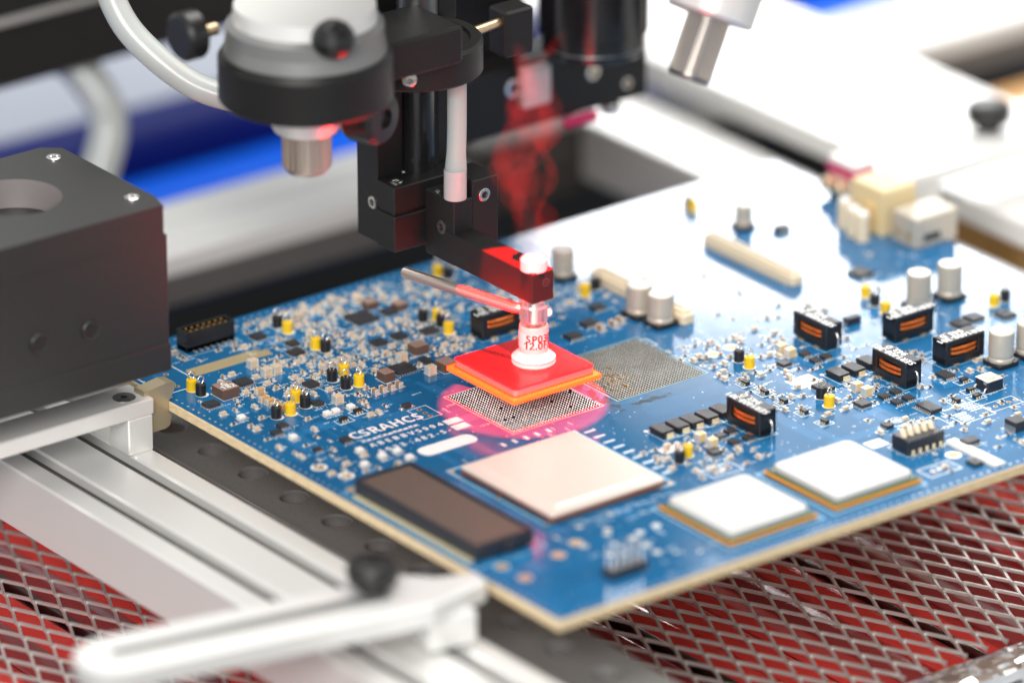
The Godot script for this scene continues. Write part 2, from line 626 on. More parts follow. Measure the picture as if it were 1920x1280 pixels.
func clamp_arms() -> void:
	# behind the black housing: holds the board's left edge with a hooked steel clip
	var t := thing("clamp_arm", "silver clamp arm under the black housing, its hooked clip on the board edge", "clamp arm", Vector3(-7, 4, 36))
	var mb := MB.new()
	mb.box("aluminium", Vector3(-66, -2.6, 0), Vector3(132, 5.2, 13), 0.4)
	put("bar", mesh(mb), t)
	mb = MB.new()
	mb.box("aluminium", Vector3(-4.6, -11.2, 0.8), Vector3(8.8, 11.6, 10.5), 0.4)
	put("foot_block", mesh(mb), t)
	mb = MB.new()
	mb.cyl("steel", Vector3(-7, -0.3, 1), 3.6, 0.5, 24, 0.15)
	mb.cyl("slot_black", Vector3(-7, 0.2, 1), 1.1, 0.05, 6, 0.01)
	put("screw", mesh(mb), t)
	mb = MB.new()
	prism(mb, "brass_clip", PackedVector2Array([Vector2(-2, 1.2), Vector2(6.4, 2.3), Vector2(9.2, 1.9), Vector2(9.6, 1.0), Vector2(8.8, -0.6), Vector2(7.6, -3.2), Vector2(6.6, -3.6), Vector2(6.7, -7.4), Vector2(7.8, -8.4), Vector2(7.2, -11.6), Vector2(5.6, -12.4), Vector2(-0.5, -12.4), Vector2(-2, -6)]), -2.6, 2.6, 0.3)
	put("clip", mesh(mb), t, Vector3(0, 0, 1.5))

	# foreground arm, swung a little towards the front
	t = thing("clamp_arm", "blurred slotted clamp arm in front, gripping the front left corner, with black knob", "clamp arm", Vector3(-4, 4, 199))
	t.rotation.y = atan2(-26.0, 118.0) + 0.02
	mb = MB.new()
	var n := []
	var l := 122.0
	for ring in [[-6.5, 0.0], [-0.8, 0.0], [0.0, 0.9]]:
		var o := []
		var k: float = ring[1]
		for i in 9:
			var a := PI / 2 + PI * i / 8
			o.append(Vector3(-l + 11 + cos(a) * (11 - k), ring[0], sin(a) * (11 - k)))
		for p in [[-20.0, -11.0 + k], [-12.0, -5.0 + k], [0.0 - k, -3.0 + k], [0.0 - k, 3.0 - k], [-12.0, 8.0 - k], [-20.0, 11.0 - k]]:
			o.append(Vector3(p[0], ring[0], p[1]))
		n.append(o)
	mb.skin("aluminium", n)
	put("bar", mesh(mb), t)
	mb = MB.new()
	mb.slab("soft_grey", -70, 0, 84, 5, 2.5, 0.02, 0.12, 0.02)
	put("slot", mesh(mb), t)
	mb = MB.new()
	mb.box("aluminium", Vector3(-13, -11, 2), Vector3(15, 10, 14), 0.6)
	put("foot_block", mesh(mb), t)
	knob(t, Vector3(-31, 0, -5), 7.4)

	# far arm at the right
	t = thing("clamp_arm", "far white clamp arm behind the steel connector, broad and flat, with black knob", "clamp arm", Vector3(279, 6, 34))
	mb = MB.new()
	mb.box("aluminium", Vector3(70, -2.5, 0), Vector3(140, 5, 31), 0.8)
	put("bar", mesh(mb), t)
	mb = MB.new()
	mb.box("aluminium", Vector3(11, -13, 8), Vector3(16, 16, 14), 0.6)
	put("foot_block", mesh(mb), t)
	mb = MB.new()
	mb.box("steel", Vector3(-6, -1.5, 0), Vector3(14, 1.6, 8), 0.3)
	put("clip", mesh(mb), t)
	knob(t, Vector3(54, 0, -2), 7.6)


func knob(t: Node3D, at: Vector3, r: float) -> void:
	var mb := MB.new()
	mb.lathe("black_rubber", Vector3.ZERO, [Vector2(0, 0), Vector2(r * 0.55, 0), Vector2(r * 0.6, 2.2), Vector2(r * 0.95, 3.0), Vector2(r, 5), Vector2(r, 7), Vector2(r * 0.86, 8.4), Vector2(r * 0.5, 9.0), Vector2(0, 9.1)], 28)
	put("knob", mesh(mb), t, at)


func heater() -> void:
	# red infrared heater plates side by side under an expanded metal mesh
	var xs := [-96.0, -26.0, 40.5, 106.0, 177.0, 246.0, 316.0]
	var kinds := ["leftmost", "second", "third", "fourth", "fifth", "rightmost"]
	for k in xs.size() - 1:
		var w: float = xs[k + 1] - xs[k] - 3.0
		var t := thing("heater_plate", "glossy red infrared heater plate under the wire mesh, %s of six lying side by side" % kinds[k], "heater plate", Vector3((xs[k] + xs[k + 1]) / 2, -72, 95), "red heater plates under the mesh")
		for j in 4:
			var mb := MB.new()
			mb.xf = Transform3D(Basis(Vector3(0, 0, 1), rng.randf_range(-0.035, 0.035)) * Basis(Vector3(1, 0, 0), rng.randf_range(-0.03, 0.03)), Vector3.ZERO)
			mb.box("red_dull", Vector3(0, -4.4, 0), Vector3(w, 3, 72.5), 0.8)
			put("red_pane", mesh(mb), t, Vector3(0, 0, -110 + j * 73.5))
		# glazed ridges running along the plate, their flanks and two painted reds imitate uneven reflections
		var ridges := maxi(4, int(w / 13.0))
		for j in ridges:
			var mb := MB.new()
			var rw := w / ridges
			var peak := rng.randf_range(-0.22, 0.22) * rw
			prism(mb, "red_glaze" if rng.randf() < 0.62 else "red_dull", PackedVector2Array([Vector2(-rw / 2 + 0.3, -2.6), Vector2(rw / 2 - 0.3, -2.6), Vector2(rw / 2 - 0.3, rng.randf_range(-2.2, -0.6)), Vector2(peak, rng.randf_range(0.2, 1.6)), Vector2(-rw / 2 + 0.3, rng.randf_range(-2.2, -0.6))]), -146.0, 146.0, 0.35)
			put("glazed_ridge", mesh(mb), t, Vector3(-w / 2 + rw * (j + 0.5), 0, 0))
	var tray := thing("heater_tray", "black heater tray holding the red plates under the board", "tray", Vector3(110, -86, 95))
	var tb := MB.new()
	tb.box("slot_black", Vector3(0, -2, 0), Vector3(440, 4, 308), 0.5)
	put("tray_floor", mesh(tb), tray)
	for k in xs.size() - 2:
		tb = MB.new()
		tb.box("dark_steel", Vector3(xs[k + 1] - 110, 11.5, 0), Vector3(1.6, 8, 300), 0.5)
		put("divider", mesh(tb), tray)
	# expanded metal: each zigzag strand meets the next at the bonds
	var wm := thing("wire_mesh", "grey expanded metal mesh guard over the red heater plates", "mesh guard", Vector3(0, -55, 0))
	var sm := []
	for phase in 2:
		var mb := MB.new()
		var half := 9.35
		var pts := []
		var z := -60.0 + (half if phase else 0.0)
		var s := 1.0
		while z < 236.0:
			pts.append(Vector3(1.85 * s, 0.3 * s, z - 0.9))
			pts.append(Vector3(1.85 * s, -0.3 * s, z + 0.9))
			s = -s
			z += half
		for k in pts.size() - 1:
			var a: Vector3 = pts[k]
			var b: Vector3 = pts[k + 1]
			var dir := (b - a).normalized()
			var side := dir.cross(Vector3.UP).normalized() * 0.42
			var up := Vector3(0, 0.45, 0)
			for f in [[side, up], [-side, up], [up, side], [-up, side]]:
				var o: Vector3 = f[0]
				var w: Vector3 = f[1]
				mb.quad("mesh_steel", a + o - w, b + o - w, b + o + w, a + o + w, o.normalized())
		sm.append(mesh(mb))
	for k in range(-30, 82):
		put("strand", sm[posmod(k, 2)], wm, Vector3(4.0 * k, 0, 0))
	# crumpled foil over the tray's front wall
	var ft := thing("foil_edge", "crumpled silver foil folded over the front wall of the heater tray", "foil", Vector3(110, -55, 236))
	var fb := MB.new()
	var nz := FastNoiseLite.new()
	nz.frequency = 0.06
	nz.fractal_octaves = 3
	nz.noise_type = FastNoiseLite.TYPE_CELLULAR
	nz.cellular_return_type = FastNoiseLite.RETURN_DISTANCE2_SUB
	var path := [Vector2(-9, -10), Vector2(-7, -3), Vector2(-4, 0.4), Vector2(0, 1.0), Vector2(5, 1.2), Vector2(9, 0.3), Vector2(11, -2), Vector2(11.5, -5)]
	var nx := 190
	var grid := []
	for i in nx + 1:
		var col := []
		for j in 22:
			var u := j / 21.0 * (path.size() - 1)
			var a: Vector2 = path[int(minf(u, path.size() - 2))]
			var b: Vector2 = path[int(minf(u, path.size() - 2)) + 1]
			var q := a.lerp(b, u - minf(floorf(u), path.size() - 2))
			var x := -220.0 + 440.0 * i / nx
			var d := nz.get_noise_2d(x, u * 7.0) * 2.6
			col.append(Vector3(x, q.y + d, q.x + d * 0.6))
		grid.append(col)
	for i in nx:
		for j in 21:
			var a: Vector3 = grid[i][j]
			var b: Vector3 = grid[i + 1][j]
			var c: Vector3 = grid[i + 1][j + 1]
			var d: Vector3 = grid[i][j + 1]
			var f := (c - a).cross(d - b).normalized()
			f = f if f.y > 0 else -f
			fb.quad("foil", a, b, c, d, f)
	put("foil_sheet", mesh(fb), ft)
	var yb := thing("yellow_panel", "yellow front panel just below the crumpled foil", "panel", Vector3(110, -62, 245))
	var yy := MB.new()
	yy.box("yellow_board", Vector3(0, -43, -3), Vector3(440, 86, 6), 0.6)
	put("panel_board", mesh(yy), yb)


func backdrop() -> void:
	# a blue cover's gradient of light, put into azure, navy and grey pieces
	var t := thing("blue_lit", "azure sheet behind the rear rail, the brightness of the blue cover put into its colour", "mat", Vector3(350, -70, -222))
	var mb := MB.new()
	mb.box("blue_lit", Vector3(0, -2, 0), Vector3(1500, 4, 120), 1.5)
	put("lit_sheet", mesh(mb), t)
	t = thing("shaded_ledge", "dark blue rounded ledge, the shaded middle of the blue cover put into its colour", "ledge", Vector3(350, -70, -271))
	mb = MB.new()
	var pts := [Vector2(0, 0)]
	for i in 15:
		var an := PI / 2 * i / 14
		pts.append(Vector2(12 - (1 - cos(an)) * 12, sin(an) * 17))
	pts.append(Vector2(-12, 17.2))
	for k in pts.size() - 1:
		var p: Vector2 = pts[k]
		var q: Vector2 = pts[k + 1]
		var n0 := Vector3(0, sin(PI / 2 * clampf((k - 1) / 14.0, 0, 1)), cos(PI / 2 * clampf((k - 1) / 14.0, 0, 1)))
		var n1 := Vector3(0, sin(PI / 2 * clampf(k / 14.0, 0, 1)), cos(PI / 2 * clampf(k / 14.0, 0, 1)))
		mb.quad4("blue_shaded", Vector3(-750, p.y, p.x), Vector3(750, p.y, p.x), Vector3(750, q.y, q.x), Vector3(-750, q.y, q.x), n0, n0, n1, n1)
	put("ledge_front", mesh(mb), t)
	t = thing("blue_sheen", "pale grey slab behind the dark blue ledge, the sheen of the blue cover put into its colour", "panel", Vector3(350, -61.5, -420))
	mb = MB.new()
	mb.box("blue_sheen", Vector3(0, 0, 0), Vector3(1700, 16, 290), 4)
	put("sheen_sheet", mesh(mb), t)
	# black cross beam of the machine, upper left
	t = thing("cross_beam", "wide black machine beam crossing the upper left corner", "beam", Vector3(100, 21, -197))
	mb = MB.new()
	mb.xf = Transform3D(Basis(Vector3.UP, 0.03), Vector3.ZERO)
	mb.box("black_beam", Vector3(-20, 45, 0), Vector3(430, 90, 70), 1.5)
	put("beam_body", mesh(mb), t)
	mb = MB.new()
	mb.xf = Transform3D(Basis(Vector3.UP, 0.03), Vector3.ZERO)
	mb.box("aluminium_dark", Vector3(-20, 24, 36), Vector3(430, 2.2, 2), 0.3)
	put("edge_strip", mesh(mb), t)
	t = thing("wooden_block", "blurred orange wooden block behind the far right rail", "block", Vector3(478, -148, -84))
	mb = MB.new()
	mb.box("wood", Vector3(0, 49, 0), Vector3(84, 98, 38), 2)
	put("block_body", mesh(mb), t)


# ---------------------------------------------------------------- the circuit board

const PX := 7.6
var art: Image
var gloss: Image
const WHITE := Color(0.93, 0.93, 0.92)
const METAL := Color(0.9, 0.89, 0.86)
const GILT := Color(0.93, 0.66, 0.3)


func ink(x: float, z: float, w: float, d: float, c := WHITE, metal := false) -> void:
	var r := Rect2i(roundi(x * PX), roundi(z * PX), maxi(1, roundi(w * PX)), maxi(1, roundi(d * PX)))
	art.fill_rect(r, c)
	gloss.fill_rect(r, Color(0, 0.32, 0.7) if metal else Color(0, 0.5, 0))


func outline(x0: float, z0: float, x1: float, z1: float, t := 0.25, c := WHITE) -> void:
	ink(x0, z0, x1 - x0, t, c)
	ink(x0, z1 - t, x1 - x0, t, c)
	ink(x0, z0, t, z1 - z0, c)
	ink(x1 - t, z0, t, z1 - z0, c)


func disc(x: float, z: float, r: float, c := WHITE, metal := false) -> void:
	var n := maxi(1, roundi(r * PX))
	for i in range(-n, n + 1):
		var h := sqrt(maxf(r * r - pow(i / PX, 2), 0.0))
		ink(x - h, z + i / PX, 2 * h, 1.0 / PX, c, metal)


func ring(x: float, z: float, r: float, inner: float, c := WHITE, fill := Color(0.02, 0.3, 0.6)) -> void:
	disc(x, z, r, c)
	disc(x, z, inner, fill)


func pad_hole(x: float, z: float, r: float) -> void:
	disc(x, z, r, WHITE, true)
	disc(x, z, r * 0.72, GILT, true)
	disc(x, z, r * 0.4, Color(0.45, 0.2, 0.06), true)


# small unreadable part numbers: a few strokes in a row
func scribble(x: float, z: float, n: int, along_x := true, size := 0.75) -> void:
	for i in n:
		var px := x + (i * size * 0.95 if along_x else 0.0)
		var pz := z + (0.0 if along_x else i * size * 0.95)
		var k := rng.randi() % 4
		if k != 1:
			ink(px, pz, 0.16, size)
		if k != 2:
			ink(px, pz, size * 0.6, 0.16)
		if k > 0:
			ink(px + size * 0.5, pz, 0.16, size * (0.5 if k == 2 else 1.0))
		if k != 3:
			ink(px, pz + size * 0.5, size * 0.6, 0.16)
		else:
			ink(px, pz + size * 0.9, size * 0.6, 0.16)


func trace(x: float, z: float, dx: float, dz: float, n: int, gap: float) -> void:
	var c := Color(0.25, 0.55, 0.78)
	for i in n:
		if absf(dx) > absf(dz):
			ink(x, z + i * gap, dx, 0.16, c)
		else:
			ink(x + i * gap, z, 0.16, dz, c)


func board_art() -> void:
	art = Image.create(ceili(W * PX), ceili(D * PX), false, Image.FORMAT_RGB8)
	gloss = Image.create(art.get_width(), art.get_height(), false, Image.FORMAT_RGB8)
	art.fill(Color(0.12, 0.385, 0.565))
	gloss.fill(Color(0, 0.125, 0))
	# buried copper areas show as slightly different blues
	for i in 420:
		var w := rng.randf_range(2, 26)
		var d := rng.randf_range(2, 22)
		var g := rng.randf_range(-0.02, 0.022)
		ink(rng.randf_range(0, W - w), rng.randf_range(0, D - d), w, d, Color(0.12 + g * 0.5, 0.385 + g, 0.565 + g * 1.2))
	gloss.fill(Color(0, 0.125, 0))
	for i in 240:
		var x := rng.randf_range(5, W - 40)
		var z := rng.randf_range(5, D - 40)
		if Rect2(58, 80, 75, 145).has_point(Vector2(x, z)):
			continue
		if i % 2:
			trace(x, z, rng.randf_range(6, 26), 0, rng.randi_range(2, 9), 0.5)
		else:
			trace(x, z, 0, rng.randf_range(6, 26), rng.randi_range(2, 9), 0.5)
	gloss.fill(Color(0, 0.125, 0))
	# via rows along the edges
	for i in 78:
		disc(2.1, 6 + i * 2.87, 0.42, METAL, true)
		if i * 2.87 < W - 20:
			disc(8 + i * 2.87, 2.0, 0.42, METAL, true)
			disc(8 + i * 2.87, D - 2.2, 0.42, METAL, true)
	for i in 1500:
		var x := rng.randf_range(6, W - 6)
		var z := rng.randf_range(5, D - 5)
		disc(x, z, rng.randf_range(0.16, 0.3), Color(0.75, 0.82, 0.88), true)
	# bare gilt area behind the test points
	ink(16.3, 24.3, 27, 2.8, Color(0.97, 0.88, 0.68), true)
	ink(17, 23.5, 26, 5.8, Color(0.97, 0.88, 0.68), true)
	ink(41, 25.2, 4.2, 4.2, Color(0.97, 0.88, 0.68), true)
	outline(1.5, 16.5, 15.5, 35.4, 0.35)
	pad_hole(10.5, 22.5, 0.9)
	pad_hole(8.0, 32, 0.9)
	# white printed blocks
	for r in [[55.5, 101.2, 5.6, 3.4], [55.2, 105.6, 5.4, 3.6]]:
		ink(r[0], r[1], r[2], r[3])
	var lab := [36.6, 112.6, 20.0, 6.3]
	ink(lab[0] + 2.6, lab[1], lab[2] - 5.2, lab[3])
	ink(lab[0], lab[1] + 2.6, lab[2], lab[3] - 5.2)
	for cx in [2.6, 17.4]:
		for cz in [2.6, 3.7]:
			disc(lab[0] + cx, lab[1] + cz, 2.6)
	ink(27.8, 99.2, 21.0, 0.28)
	for i in 11:
		ink(28 + i * 1.9, 98.2 + (i % 3) * 0.1, 1.5, 0.75)
	outline(51.8, 88.7, 58.9, 97.1, 0.3)
	for z in [90.3, 93.1, 95.8]:
		pad_hole(55.3, z, 0.85)
	outline(189.3, 190.0, 202.0, 196.0, 0.3)
	for i in 5:
		pad_hole(190.4 + i * 2.65, 193, 0.8)
	ring(163.2, 182.8, 2.0, 1.65)
	pad_hole(163.2, 182.8, 0.95)
	ring(163.3, 187.6, 2.0, 1.65)
	pad_hole(163.3, 187.6, 0.95)
	for p in [[7.4, 105.6], [10.2, 115.2], [151.2, 111.6], [158.7, 110.7], [159.8, 211.8]]:
		disc(p[0], p[1], 2.5)
		disc(p[0], p[1], 1.6, GILT, true)
	for p in [[6.1, 124.2], [8.6, 191.7], [9.3, 201.5], [26, 195.4], [34.9, 192]]:
		disc(p[0], p[1], 2.3, Color(0.85, 0.9, 0.93), true)
		disc(p[0], p[1], 1.6, Color(0.97, 0.75, 0.42), true)
	for p in [[93.7, 175.4, 105.0, 182.2], [143.9, 213.6, 156.0, 220.3]]:
		outline(p[0], p[1], p[2], p[3], 0.35)
		for i in 3:
			pad_hole((p[0] + p[2]) / 2 - 2.6 + i * 2.6, (p[1] + p[3]) / 2, 0.85)
	outline(166.9, 186.9, 174.0, 195.8, 0.3)
	pad_hole(169.0, 188.6, 0.9)
	outline(131.8, 89.5, 142.5, 95.5, 0.35)
	for i in 3:
		pad_hole(134.5 + i * 2.6, 92.5, 0.8)
	# thermal pads with a grid of holes
	for p in [[93, 156.5, 6.6, 3.8], [155, 140.5, 9.5, 7.5], [144.0, 189.5, 6.5, 5]]:
		ink(p[0], p[1], p[2], p[3], Color(0.85, 0.8, 0.76), true)
		for i in int(p[2] / 0.9):
			for j in int(p[3] / 0.9):
				disc(p[0] + 0.5 + i * 0.9, p[1] + 0.5 + j * 0.9, 0.2, Color(0.55, 0.42, 0.34), true)
	# outlines round the four large packages
	outline(66.6, 87.3, 101.0, 121.6, 0.3, Color(0.95, 0.93, 0.88))
	outline(105.9, 87.0, 141.2, 121.6, 0.4, Color(0.62, 0.72, 0.64))
	outline(35.0, 130.2, 82.8, 178.0, 0.8, Color(0.62, 0.82, 0.9))
	outline(66.0, 187.0, 101.5, 222.5, 0.5, Color(0.6, 0.8, 0.9))
	outline(105.0, 187.0, 140.5, 222.5, 0.5, Color(0.6, 0.8, 0.9))
	for p in [[36.3, 131.6], [36.3, 154], [36.3, 176.8], [59, 176.8], [81.4, 176.8]]:
		disc(p[0], p[1], 0.9, GILT, true)
	for i in 9:
		ink(83.8, 133 + i * 4.6, 3.6, 1.2, Color(0.78, 0.88, 0.94), true)
		disc(87.6, 133.6 + i * 4.6, 0.5, METAL, true)
	for i in 5:
		scribble(84.5 - i * 3.2, 124.5 + (i % 2) * 3, 3, false)
		ink(76 - i * 4.2, 124.6, 1.0, 2.4)
	# dark flux stains by the two footprints
	for i in 26:
		var a := rng.randf_range(0, TAU)
		disc(103.5 + cos(a) * 1.2 + rng.randf_range(-1, 1), 118 + rng.randf_range(-14, 12), rng.randf_range(0.4, 1.5), Color(0.04, 0.2, 0.28))
		disc(116 + rng.randf_range(-8, 8), 126.5 + rng.randf_range(-1.2, 1.2), rng.randf_range(0.4, 1.4), Color(0.04, 0.22, 0.29))
		disc(146 + rng.randf_range(-3, 3), 114 + rng.randf_range(-3, 3), rng.randf_range(0.4, 1.4), Color(0.06, 0.27, 0.37))
	# bare footprint of a small package, with its rows of lands
	for i in 5:
		ink(184.5 + i * 0.1, 186 + i * 1.25, 4.4, 0.55, METAL, true)
		ink(178.5 - i * 0.1, 190.2 + i * 1.25, 4.4, 0.55, METAL, true)
	outline(177, 186, 190, 197, 0.2)
	# crowded corner at the back left: extra lands and silk
	for i in 900:
		var x := rng.randf_range(34, 150)
		var z := rng.randf_range(4, 58)
		if rng.randf() < 0.55:
			ink(x, z, rng.randf_range(0.5, 1.5), rng.randf_range(0.4, 1.1), METAL, true)
		else:
			scribble(x, z, rng.randi_range(2, 4), i % 3 > 0, 0.9)
	# lands and print on the open front corner
	for i in 46:
		var x := rng.randf_range(32, 64)
		var z := rng.randf_range(181, 224)
		if i % 3 == 0:
			disc(x, z, rng.randf_range(0.5, 1.5), Color(0.88, 0.9, 0.88), true)
		else:
			scribble(x, z, rng.randi_range(2, 5), i % 2 == 0, 1.3)
	for i in 12:
		scribble(42 + i * 3.2, 180.4 + (i % 3) * 1.2, 3, true, 1.5)
	# unreadable part numbers everywhere
	for i in 620:
		var x := rng.randf_range(4, W - 8)
		var z := rng.randf_range(5, D - 6)
		if Rect2(64, 83, 80, 96).has_point(Vector2(x, z)) or Rect2(26, 88, 34, 34).has_point(Vector2(x, z)) or Rect2(30, 128, 108, 101).has_point(Vector2(x, z)) or Rect2(2, 124, 24, 105).has_point(Vector2(x, z)) or Rect2(60, 66, 40, 20).has_point(Vector2(x, z)):
			continue
		scribble(x, z, rng.randi_range(2, 5), i % 3 > 0)


func finish_art() -> void:
	var m := StandardMaterial3D.new()
	m.resource_name = "solder_mask"
	m.albedo_texture = ImageTexture.create_from_image(art)
	var g := ImageTexture.create_from_image(gloss)
	m.roughness = 1.0
	m.roughness_texture = g
	m.roughness_texture_channel = BaseMaterial3D.TEXTURE_CHANNEL_GREEN
	m.metallic = 1.0
	m.metallic_texture = g
	m.metallic_texture_channel = BaseMaterial3D.TEXTURE_CHANNEL_BLUE
	m.heightmap_enabled = true
	m.heightmap_texture = noise_tex(0.3, 1024, 3, 0.0, 1.0, 21)
	m.heightmap_scale = 0.0012
	M["solder_mask"] = m
	var mb := MB.new()
	var c := [Vector3(0.3, 0.04, 0.3), Vector3(W - 0.3, 0.04, 0.3), Vector3(W - 0.3, 0.04, D - 0.3), Vector3(0.3, 0.04, D - 0.3)]
	var uv := [Vector2(0, 0), Vector2(1, 0), Vector2(1, 1), Vector2(0, 1)]
	mb.tri("solder_mask", c[0], c[1], c[2], Vector3.UP, Vector3.UP, Vector3.UP, [uv[0], uv[1], uv[2]])
	mb.tri("solder_mask", c[0], c[2], c[3], Vector3.UP, Vector3.UP, Vector3.UP, [uv[0], uv[2], uv[3]])
	put("solder_mask_face", mesh(mb), board)


func circuit_board() -> void:
	board = thing("circuit_board", "large blue circuit board crowded with soldered parts, held in the clamps", "circuit board", Vector3.ZERO)
	var mb := MB.new()
	mb.box("laminate", Vector3(W / 2, -1.6, D / 2), Vector3(W, 3.2, D), 0.25)
	put("laminate", mesh(mb), board)
	board_art()
	ball_field("solder_ball_field", 67.1, 87.8, 33.4, "solder", "ball_mask", 0.29, "bare package site under the lifted chip, with rows of shiny solder balls")
	ball_field("solder_pad_field", 106.7, 87.9, 33.4, "tin", "pad_mask", 0.27, "second bare package site, its grid of tinned pads browned by flux at one corner")
	printed_text()


func ball_field(called: String, x: float, z: float, s: float, ball: String, under: String, r: float, label: String) -> void:
	var base := MB.new()
	base.box(under, Vector3(s / 2, 0.03, s / 2), Vector3(s - 0.3, 0.06, s - 0.3), 0.02)
	var t := put(called, mesh(base), board, Vector3(x, 0.03, z), 0.0, label)
	var b := MB.new()
	b.ball(ball, Vector3(0, 0.05, 0), r, 0.85 if ball == "solder" else 0.35, 4, 10)
	var bm := mesh(b)
	var at := []
	var n := 31
	for i in n:
		for j in n:
			if ball == "solder" and rng.randf() < 0.018:
				continue
			at.append(Vector3(0.7 + (s - 1.4) * i / (n - 1), 0.06, 0.7 + (s - 1.4) * j / (n - 1)))
	var mm := MultiMesh.new()
	mm.transform_format = MultiMesh.TRANSFORM_3D
	mm.mesh = bm
	mm.instance_count = at.size()
	for i in at.size():
		var k := rng.randf_range(0.9, 1.1)
		mm.set_instance_transform(i, Transform3D(Basis.from_scale(Vector3(k, k * rng.randf_range(0.85, 1.15), k)), at[i] * 0.001))
	var o := MultiMeshInstance3D.new()
	o.name = "solder_balls"
	o.multimesh = mm
	o.set_meta("kind", "stuff")
	t.add_child(o, true)
	if ball == "tin":
		# brown flux residue between the pads at the corner nearest the lifted chip
		var f := MB.new()
		for i in 150:
			var a := Vector2(rng.randfn(7, 4.0), rng.randfn(19, 5.5))
			if a.x > 0.8 and a.y > 0.8 and a.x < s - 0.8 and a.y < s - 0.8:
				f.ball("flux", Vector3(a.x, 0.02, a.y), rng.randf_range(0.3, 1.0), rng.randf_range(0.1, 0.32), 2, 8, false)
		put("flux_residue", mesh(f), t).set_meta("kind", "stuff")


func flat_text(text: String, height: float, x: float, z: float, turn := 0.0, material := "paint_white", parent: Node = null, y := 0.07, bold := true) -> void:
	var o := put("lettering", lettering(text, height, 0.03, material, bold), parent if parent else board, Vector3(x, y, z))
	o.basis = Basis(Vector3.UP, turn) * Basis(Vector3.RIGHT, -PI / 2)


func printed_text() -> void:
	flat_text("CSRAHCS", 4.4, 40.4, 94.0)
	flat_text("A B E B B V S 9 9 4", 2.0, 41.6, 102.6)
	flat_text("A 0 3 3  : 4 8 2 - S - Z", 2.0, 42.3, 107.6)


# ---------------------------------------------------------------- soldered parts

var shared := {}


func claim(x: float, z: float, dx: float, dz: float) -> void:
	used.append(Rect2(x - dx / 2 - 0.25, z - dz / 2 - 0.25, dx + 0.5, dz + 0.5))


var used: Array[Rect2] = []


func again(key: String, called: String, x: float, z: float, turn := 0.0) -> Node3D:
	# a copy of a part made earlier, with its own sub-parts
	if not shared.has(key):
		return null
	var o: Node3D = shared[key].duplicate()
	o.name = called
	board.add_child(o, true)
	o.name = numbered(o, called)
	o.position = Vector3(x, 0.05, z) * 0.001
	o.rotation.y = turn
	return o


func test_point(x: float, z: float, c: String) -> void:
	claim(x, z, 4, 4)
	disc(x, z, 2.05)
	var turn := rng.randf_range(-0.5, 0.5)
	if again("test_point" + c, "test_point", x, z, turn):
		return
	var mb := MB.new()
	mb.lathe("yellow" if c == "y" else "black_plastic", Vector3.ZERO, [Vector2(0, 0), Vector2(1.62, 0), Vector2(1.62, 3.35), Vector2(1.45, 3.55), Vector2(0, 3.55)], 20)
	var o := put("test_point", mesh(mb), board, Vector3(x, 0.05, z), turn)
	mb = MB.new()
	var pts := []
	for i in 17:
		var a := PI * (-0.32 + 1.64 * i / 16)
		pts.append(Vector3(cos(a) * 1.15, 4.75 + sin(a) * 1.15, 0))
	pts.push_front(Vector3(0.45, 3.4, 0))
	pts.append(Vector3(-0.45, 3.4, 0))
	mb.tube("chrome", pts, 0.24, 8)
	put("wire_loop", mesh(mb), o)
	shared["test_point" + c] = o


